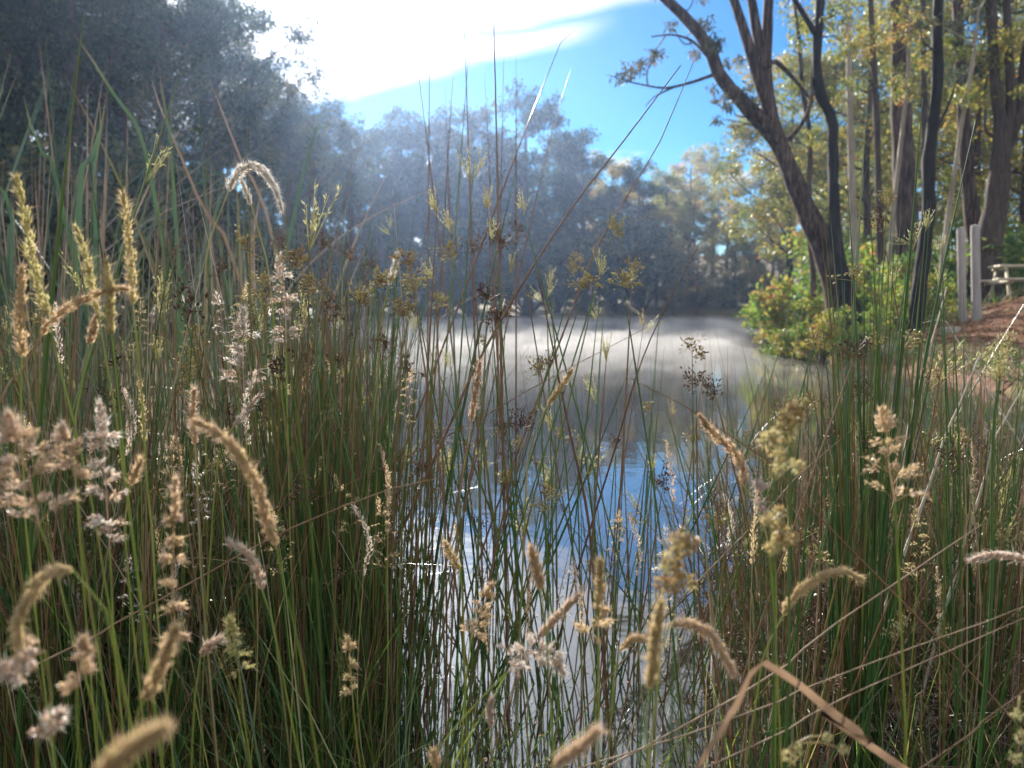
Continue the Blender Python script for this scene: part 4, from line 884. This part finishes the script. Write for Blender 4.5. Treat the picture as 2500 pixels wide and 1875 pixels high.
G('tufted mauve-tan panicle under the hairy tan plume', .85, [(1850, 1180), (1865, 1225), (1880, 1275)], [(1890, 1350), (1895, 1500)], 70, 300, .8, 'panicle', nodes=4)
G('open tan panicle of separate hanging tufts on a tall green stalk', .75, [(2152, 1000), (2165, 1060), (2170, 1130), (2185, 1225)], [(2194, 1403), (2202, 1566), (2206, 1680), (2211, 1870)], 150, 560, .56, 'panicle', nodes=6, st=.3, sw=7)
G('neat pale plume curved like a hook over the tangled rushes', .75, [(2102, 1414), (2056, 1394), (2007, 1407), (1958, 1440), (1926, 1473), (1913, 1501)], [(1893, 1538), (1862, 1607), (1845, 1720)], 36, 560, .4)
G('mauve-tipped plume lying level over the tangled rushes', .8, [(2373, 1367), (2434, 1354), (2500, 1366), (2540, 1385)], [(2580, 1440), (2600, 1600)], 30, 380, .78)
G('grey-tan spike beside the reddish slanting spike', .7, [(1296, 1340), (1310, 1390), (1321, 1440)], [(1330, 1520), (1340, 1650)], 40, 330, .55)
G('rounded buff spike with tufts beneath it before the blue water', .7, [(1464, 1373), (1464, 1430), (1458, 1480)], [(1460, 1560), (1462, 1700)], 34, 300, .35)
G('loose buff side tufts below the rounded spike', .7, [(1478, 1490), (1462, 1510), (1440, 1560)], [(1450, 1640), (1455, 1780)], 84, 220, .5, 'panicle', nodes=3)
G('smooth reddish-brown spike slanting over the sky reflection', .75, [(1412, 1455), (1365, 1500), (1313, 1556)], [(1280, 1610), (1240, 1720)], 27, 420, .68, st=.85)
G('plump golden-brown plume standing before the blue reflection', .52, [(1612, 1475), (1600, 1560), (1586, 1680)], [(1580, 1760), (1578, 1870)], 42, 620, .34)
G('drooping grey-buff plume beside the plump golden one', .62, [(1790, 1642), (1763, 1592), (1734, 1546), (1681, 1522), (1635, 1526)], [(1615, 1580), (1600, 1720)], 36, 480, .6)
G('fluffy tan panicle over the bright cloud reflection', .85, [(1200, 1428), (1180, 1480), (1150, 1560)], [(1140, 1640), (1130, 1780)], 66, 380, .56, 'panicle', nodes=5)
G('pale narrow head above the fluffy tan panicle', .95, [(1088, 1325), (1100, 1355), (1122, 1390)], [(1130, 1470), (1135, 1650)], 26, 160, .42)
G('grey feathery panicle bending on a long pale stalk', .72, [(1375, 1640), (1340, 1600), (1290, 1590), (1240, 1640)], [(1160, 1720), (1085, 1810), (1040, 1870)], 110, 520, .88, 'panicle', nodes=7)
G('small mauve head low in front of the rush bases', .75, [(1199, 1710), (1196, 1740), (1198, 1775)], [(1200, 1830), (1202, 1900)], 26, 130, .76)
G('slanting brown plume cut off by the lower grass', .42, [(1455, 1790), (1405, 1830), (1350, 1872)], [(1320, 1920)], 36, 380, .6)
G('thin buff spike with one side tuft against the darkest rushes', .85, [(850, 1560), (854, 1610), (860, 1690)], [(866, 1760), (880, 1880)], 44, 280, .42, 'panicle', nodes=4)
G('tiny tan tuft at the foot of the rush wall', .7, [(1058, 1835), (1062, 1855), (1066, 1880)], [(1068, 1920)], 44, 130, .52)
G('small buff head lying level beside the rounded spike', .72, [(1580, 1562), (1544, 1560), (1512, 1590)], [(1500, 1650), (1490, 1780)], 24, 170, .5)
G('low pink-brown panicle in the green grass beside the blurred plume', .5, [(205, 1560), (195, 1620), (188, 1680)], [(190, 1760), (195, 1860)], 76, 300, .62, 'panicle', nodes=4)
G('flattened mauve panicle beneath the bowed buff plume', .5, [(10, 1650), (60, 1610), (110, 1590)], [(125, 1690), (130, 1850)], 90, 380, .78, 'panicle', nodes=5)
G('mauve grass tuft just above the blurred plume', .5, [(150, 1745), (120, 1765), (100, 1790)], [(95, 1850), (92, 1920)], 60, 240, .8, 'panicle', nodes=4)

# small pale heads scattered through the dark rushes
SM = []
for i in range(6):
    A = bez([(0, 0, .88), (.004 * rng.normal(), 0, .94), (.012 * rng.normal(), .005, 1.0)], 16); tn = [.3, .42, .55, .85, .92, .66][i]
    prt = head_parts(A, .006, 170, tn, .005, .001, hair=.8) if i % 2 else panicle_parts(A, .024, 200, tn, .0045, .0009, 6)
    V, F, T = join(prt); hm = mk('seed_head', V, F, M['plume'], tint=T, link=False)
    V, F = tubes(bez([(rng.normal(0, .05), 0, -.02), (0, 0, .5), (0, 0, .88), (.0, 0, .9)], 12)[None], np.linspace(.0016, .0008, 12)[None], 5)
    SM.append((mk('stalk', V, F, M['stalk'], tint=np.full(len(V), rng.uniform(.2, .75)), link=False), hm))
for i in range(46):
    Y = rng.uniform(1.15, 1.75); px = rng.uniform(20, 980) if i < 30 else rng.uniform(1150, 2460); py = rng.uniform(640, 1480) if i < 30 else rng.uniform(1080, 1640)
    tp = at(px, py, Y); zz = max(gz(tp[0], Y), -.1); hgt = max(.3, tp[2] - zz); sm_ = SM[rng.integers(0, 6)]
    e = empty('small_plume', (tp[0], Y, zz), 'small pale seed head on a thin stalk among the dark rushes' if i < 30 else 'small pale seed head on a thin stalk among the tangled rushes by the water', 'grass', 'small heads in the dark rushes' if i < 30 else 'small heads in the tangled rushes')
    e.rotation_euler = (rng.normal(0, .06), rng.normal(0, .1), rng.uniform(0, 6.28))
    ob('stalk', sm_[0], e, scale=(1, 1, hgt)); o_ = ob('seed_head', sm_[1], e); o_.location = (0, 0, .88 * hgt - .88)
# rushes with big golden flower clusters close in front
def near_rush(label, Y, stem, clusters, w, tint, ctint, cap=.007):
    P = to_ground(np.array([at(a, b, Y) for a, b in stem]), Y, .05); root = P[-1]
    e = empty('flowering_rush', root, label, 'rush', 'golden-flowered rushes')
    C = bez(P[::-1], 24); V, F = tubes(C[None], np.linspace(w, w * .5, 24)[None] / FPX * Y * .5, 7); mk('stem', V, F, M['rush'], e, tint=np.full(len(V), tint), origin=root)
    for cx, cy_, rpx in clusters:
        c = at(cx, cy_, Y - .01); near = C[np.argmin(np.linalg.norm(C - c, axis=1))]; R = rpx / FPX * Y; n = 60
        parts = []; V, F = tubes(bez([near, (near + c) / 2 + [0, 0, .004], c], 5)[None], np.full((1, 5), .0007), 4); parts.append((V, F, .3))
        d = rdir(n); S = c + d * R * .5 * rng.random((n, 1)) ** .4
        V, F = leaves(S, norm(d + rng.normal(0, .3, (n, 3))), rdir(n), cap * rng.uniform(.5, 1.0, n), cap * rng.uniform(.25, .4, n)); parts.append((V, F, np.repeat(np.clip(rng.normal(ctint, .12, n), 0, 1), 4)))
        V, F, T = join(parts); mk('flower_cluster', V, F, M['capsule'], e, tint=T, origin=root)
near_rush('near rush stem with stacked golden-brown flower balls beside the plump plume', .55, [(1668, 1290), (1652, 1400), (1646, 1470), (1640, 1700), (1638, 1870)],
          [(1652, 1316, 26), (1690, 1322, 20), (1640, 1355, 30), (1675, 1345, 24), (1628, 1380, 28), (1655, 1392, 26), (1618, 1425, 28), (1645, 1430, 26), (1676, 1420, 22)], 10, .25, .4)
near_rush('near rush stem crowned with golden flower balls before the tangled rushes', .68, [(1938, 985), (1930, 1060), (1928, 1200), (1926, 1400), (1924, 1700)],
          [(1938, 990, 20), (1920, 1010, 22), (1912, 1030, 24), (1905, 1052, 24), (1935, 1040, 24), (1925, 1062, 22), (1948, 1018, 18)], 12, .2, .35)
near_rush('near rush stem with golden-brown balls on one side below the crowned stem', .62, [(1905, 1060), (1896, 1130), (1893, 1250), (1890, 1500), (1888, 1800)],
          [(1873, 1078, 28), (1886, 1065, 18), (1902, 1110, 20), (1945, 1138, 20), (1905, 1140, 18), (1904, 1255, 22), (1878, 1268, 16), (1906, 1290, 22), (1925, 1318, 20), (1885, 1335, 18), (1905, 1325, 22)], 11, .2, .35)
near_rush('rush stem with a fan of lime-yellow flowers by the path', .95, [(2440, 930), (2428, 1010), (2422, 1200), (2418, 1500)],
          [(2425, 850, 26), (2445, 830, 28), (2462, 860, 28), (2470, 820, 24), (2440, 880, 28), (2420, 905, 26), (2450, 905, 24), (2412, 870, 20)], 14, .15, .06, .004)
near_rush('low rush stem with yellow flowers beside the folded dead leaf', .6, [(1930, 1790), (1938, 1850), (1940, 1900)], [(1935, 1850, 24), (1950, 1830, 16), (1920, 1845, 18), (2020, 1800, 14), (2060, 1830, 16)], 10, .2, .12, .004)
near_rush('rush stem with yellow flowers where the dark dead stem ends', .6, [(2490, 1700), (2480, 1800), (2478, 1890)], [(2485, 1745, 22), (2495, 1800, 26), (2480, 1850, 24)], 10, .2, .12, .004)

# long stray dead stems
def stray(name, label, Y, pts, w, tint, dY=0, cat='straw', mat='straw'):
    P = np.array([at(a, b, Y + dY * i) for i, (a, b) in enumerate(pts)]); P = to_ground(P, Y + dY * len(pts), .3); root = P[-1]
    C = bez(P[::-1], 30); V, F = tubes(C[None], (w / FPX * Y * .5 * np.interp(np.linspace(0, 1, 30), [0, .6, 1], [1.1, 1, .35]))[None], 6)
    o = tag(mk(name, V, F, M[mat], tint=np.repeat(np.full(30, tint), 6), origin=root), label, cat, 'long stray stems'); o.location = root
    return o
S_ = lambda *a, **k: stray('stray_straw', *a, **k)
S_('reddish dry stem slanting across the dark rush wall toward the water', .95, [(1068, 1168), (1030, 1172), (900, 1212), (675, 1306), (464, 1424), (244, 1542), (122, 1607)], 8, .84)
S_('thin dark dry stem crossing behind the narrow red-tan spike', 1.15, [(688, 942), (560, 965), (420, 1010), (285, 1052), (98, 1133)], 4.5, .76)
S_('thick bleached straw stem with a split tip over the tangled rushes', .85, [(2397, 1281), (2300, 1345), (2198, 1416), (2007, 1546), (1925, 1615), (1800, 1700)], 6.5, .92)
S_('upper of two parallel straw stems behind the folded dead leaf', .8, [(2540, 1465), (2500, 1485), (2202, 1590), (1966, 1680), (1624, 1810)], 5.5, .9)
S_('lower of two parallel straw stems behind the folded dead leaf', .78, [(2540, 1492), (2500, 1509), (2202, 1640), (2007, 1729), (1722, 1875)], 5.5, .89)
S_('dark brown dry stem running down beside the yellow rush flowers', .7, [(2560, 1640), (2500, 1688), (2380, 1775), (2235, 1885)], 6.5, .72)
S_('very long red stem slanting up past the far hillside', 1.75, [(1662, 160), (1512, 358), (1410, 488), (1288, 671), (1247, 742), (1166, 885), (1110, 1010)], 6.5, .78)
S_('long pale stem slanting up toward the gum branch', 1.9, [(1694, 150), (1650, 255), (1605, 358), (1530, 480), (1450, 620), (1380, 800)], 5, .8)
S_('thin red stem reaching over the mist from the rushes', 1.7, [(1581, 799), (1440, 872), (1288, 954), (1200, 1005), (1100, 1060)], 4.5, .8)
S_('red stem sloping down from the misty water to the hairy plume', 1.1, [(1528, 918), (1620, 965), (1700, 1007), (1800, 1075), (1885, 1133), (1960, 1220)], 5.5, .76)
S_('dark straight stem leaning steeply through the crossing rushes', 1.7, [(1310, 650), (1350, 850), (1390, 1050), (1430, 1230), (1450, 1400)], 7, .7)
S_('pale thin stem tilted over the hillside reflection', 1.8, [(1705, 600), (1620, 760), (1560, 900), (1500, 1100)], 5, .5)
S_('greenish straw stem crossing up to the black trunk', 1.6, [(2125, 1010), (2020, 1100), (1940, 1170), (1860, 1260)], 4, .9)
# bleached sticks caught in the tangled rushes
T_ = lambda *a, **k: stray('bleached_stick', *a, cat='stick', mat='twig', **k)
T_('tall bleached stick leaning in front of the red path', 1.9, [(2312, 700), (2290, 780), (2262, 880), (2225, 1010), (2200, 1150)], 7.5, .9)
T_('bleached stick leaning lower beside the lime-yellow rush flowers', 1.7, [(2390, 870), (2345, 980), (2305, 1070), (2270, 1180)], 8, .9)
T_('short bleached stick leaning at the water behind the level mauve plume', 1.7, [(2490, 960), (2455, 1020), (2425, 1080), (2400, 1180)], 7.5, .9)
T_('thin curled white twig over the fallen log', 1.9, [(2252, 788), (2266, 800), (2290, 780), (2310, 786), (2325, 810)], 5, .98)

# folded dead strap leaf in front
for lab, Y, pts, w in [('broad dead brown leaf folded sharply like a tent', .62, [(2215, 1885), (2129, 1814), (2027, 1737), (1950, 1672), (1885, 1630), (1858, 1618), (1838, 1640), (1812, 1700), (1768, 1775), (1734, 1830), (1695, 1890)], 23)]:
    P = np.array([at(a, b, Y - .012 * i) for i, (a, b) in enumerate(pts)]); r0 = np.array([P[0][0] + .95, Y + .05, gz(P[0][0] + .95, Y) - .02]); r1 = P[-1] + (P[-1] - P[-2]) * 2
    C = bez(np.vstack([[r0], P, [r1]]), 60); wid = w / FPX * Y * np.interp(np.linspace(0, 1, 60), [0, .5, .85, 1], [1, 1, .95, .6]) * (1 + .08 * rng.normal(size=60))
    V, F = ribbon(C, wid, .12, (.1, 1, .25)); tag(mk('dead_reed', V, F, M['dead'], tint=np.clip(rng.normal(.45, .1, len(V)), 0, 1), origin=r0), lab, 'dead reed').location = r0

# ------------------------------------------------------------------ low grass, fine litter and floating specks
n = 2000; x = rng.uniform(-1.7, -.1, n); y = rng.uniform(.75, 2.2, n); ok = (sdist(x, y) > -.05) | (rng.random(n) < .15); x, y = x[ok], y[ok]; n = len(x)
V, F, T = blades(x, y, np.maximum(ground_z(x, y), -.05), rng.uniform(.15, .62, n) * (1 + .35 * np.sin(x * 5 + y * 3)), rng.uniform(.002, .0055, n), rng.uniform(.05, .55, n), np.clip(rng.normal(.3, .25, n), 0, 1))
tag(mk('marsh_grass', V, F, M['grass'], tint=T), 'low green grass under the plumes on the marshy ground', 'grass', None, 'stuff')
n = 500; x = rng.uniform(-.2, 1.6, n); y = rng.uniform(.75, 1.6, n)
V, F, T = blades(x, y, np.maximum(ground_z(x, y), -.05), rng.uniform(.15, .5, n), rng.uniform(.0025, .005, n), rng.uniform(.05, .6, n), np.clip(rng.normal(.45, .22, n), 0, 1))
tag(mk('shore_grass', V, F, M['grass'], tint=T), 'low yellowing grass along the near water edge', 'grass', None, 'stuff')
# fine dead thatch between the rush bases
n = 9000; xx = np.concatenate([rng.uniform(-2.4, -.35, n // 2), rng.uniform(.75, 2.6, n // 2)]); yy = rng.uniform(1.5, 3.4, n); z = np.maximum(ground_z(xx, yy), 0) + np.abs(rng.normal(0, .22, n))
D = rdir(n, .6); L = rng.uniform(.08, .5, n) ; t = np.linspace(0, 1, 4); P = np.column_stack([xx, yy, z])[:, None] + D[:, None] * (L[:, None] * t)[..., None]; P[:, :, 2] -= (L[:, None] * .25 * t ** 2)
ok = P[:, :, 2].min(1) > np.where(sdist(xx, yy) < .1, .02, -.02); P = P[ok]; n = len(P)
V, F = tubes(P, np.full((n, 4), .0012) * np.linspace(1, .4, 4), 3)
tag(mk('dead_thatch', V, F, M['rush'], tint=np.repeat(np.clip(rng.normal(.78, .14, n), 0, 1), 12)), 'fine brown dead thatch tangled between the rush bases', 'thatch', None, 'stuff')
n = 5000; x = rng.uniform(-1.5, 6, n); y = 1.8 + 10 * rng.random(n) ** 1.6; ok = sdist(x, y) < -.05; x, y = x[ok], y[ok]; n = len(x)
V, F = leaves(np.column_stack([x, y, np.full(n, .004)]), rdir(n) * [1, 1, 0.01], np.tile([0, 0, 1.], (n, 1)), rng.uniform(.004, .02, n), rng.uniform(.003, .009, n))
tag(mk('floating_specks', V, F, M['litter'], tint=np.repeat(rng.random(n), 4), smooth=False), 'specks of pollen and leaf floating on the water', 'debris', None, 'stuff')

for (xa, ya), (xb, yb), lab in [((1044, 1047), (1219, 1046), 'straight pale straw floating on the dark water'), ((1060, 1075), (1166, 1086), 'short pale straw floating tilted between two longer ones'), ((1040, 1145), (1211, 1131), 'long pale straw floating on the water just past the rushes')]:
    def onw(px, py):
        r = ray(px, py); return r / -r[2] * CAM_H + np.array([0, 0, CAM_H])
    A, B = onw(xa, ya), onw(xb, yb); C = bez([A, (A + B) / 2 + [0, .02, 0], B], 10); C[:, 2] = .004
    V, F = tubes(C[None], np.full((1, 10), .004), 5); o = tag(mk('floating_straw', V, F, M['twig'], origin=A), lab, 'straw'); o.location = A

# ------------------------------------------------------------------ air: morning haze, and mist lying on the pond
def volume_mat(name, color, density, g):
    m, t, out = mat_new(name)
    v = N(t, 'ShaderNodeVolumePrincipled'); v.inputs['Color'].default_value = (*color, 1); v.inputs['Density'].default_value = density
    v.inputs['Anisotropy'].default_value = g
    t.links.new(v.outputs[0], out.inputs['Volume']); return m
def box(lo, hi):
    V = np.array([[x, y, z] for z in (lo[2], hi[2]) for y in (lo[1], hi[1]) for x in (lo[0], hi[0])], float)
    F = np.array([[0, 2, 3, 1], [4, 5, 7, 6], [0, 1, 5, 4], [2, 6, 7, 3], [0, 4, 6, 2], [1, 3, 7, 5]])
    return V, F
V, F = box((-192, -62, -2.2), (192, 202, 40))
tag(mk('haze', V, F, volume_mat('morning_haze', (.42, .6, 1), 0.0008, .66), smooth=False), 'thin blue morning haze filling the valley', 'haze', None, 'stuff')
# mist: a low closed sheet with an undulating top over the open water
mx_, my_ = np.meshgrid(np.linspace(-14, 22, 110), np.linspace(5.5, 78, 160))
s_ = -sdist(mx_, my_)
top = .25 * sstep(s_, .3, 2.6) * sstep(my_, 6.5, 20) * (1 + .2 * np.sin(mx_ * .8 + my_ * .23) + .2 * np.sin(mx_ * 1.9 - my_ * .5 + 1) + .15 * np.sin(my_ * 1.1 + mx_ * .3) + .3 * rng.normal(size=mx_.shape))
top = np.maximum(top, 0.0) + .012
V1, F1 = grid_mesh(mx_, my_, top); V0, F0 = grid_mesh(mx_, my_, np.full_like(top, .006))
ny_, nx_ = mx_.shape; n0 = len(V1); idx = np.arange(n0).reshape(ny_, nx_)
rim = np.concatenate([idx[0, :], idx[1:, -1], idx[-1, -2::-1], idx[-2:0:-1, 0]]); r2 = np.roll(rim, -1)
keep = np.concatenate([F1, F0[:, ::-1] + n0, np.stack([rim, rim + n0, r2 + n0, r2], -1)])
tag(mk('mist', np.vstack([V1, V0]), keep, volume_mat('water_mist', (.9, .92, .97), 0.042, .45)), 'white mist drifting low over the pond', 'mist', None, 'stuff')
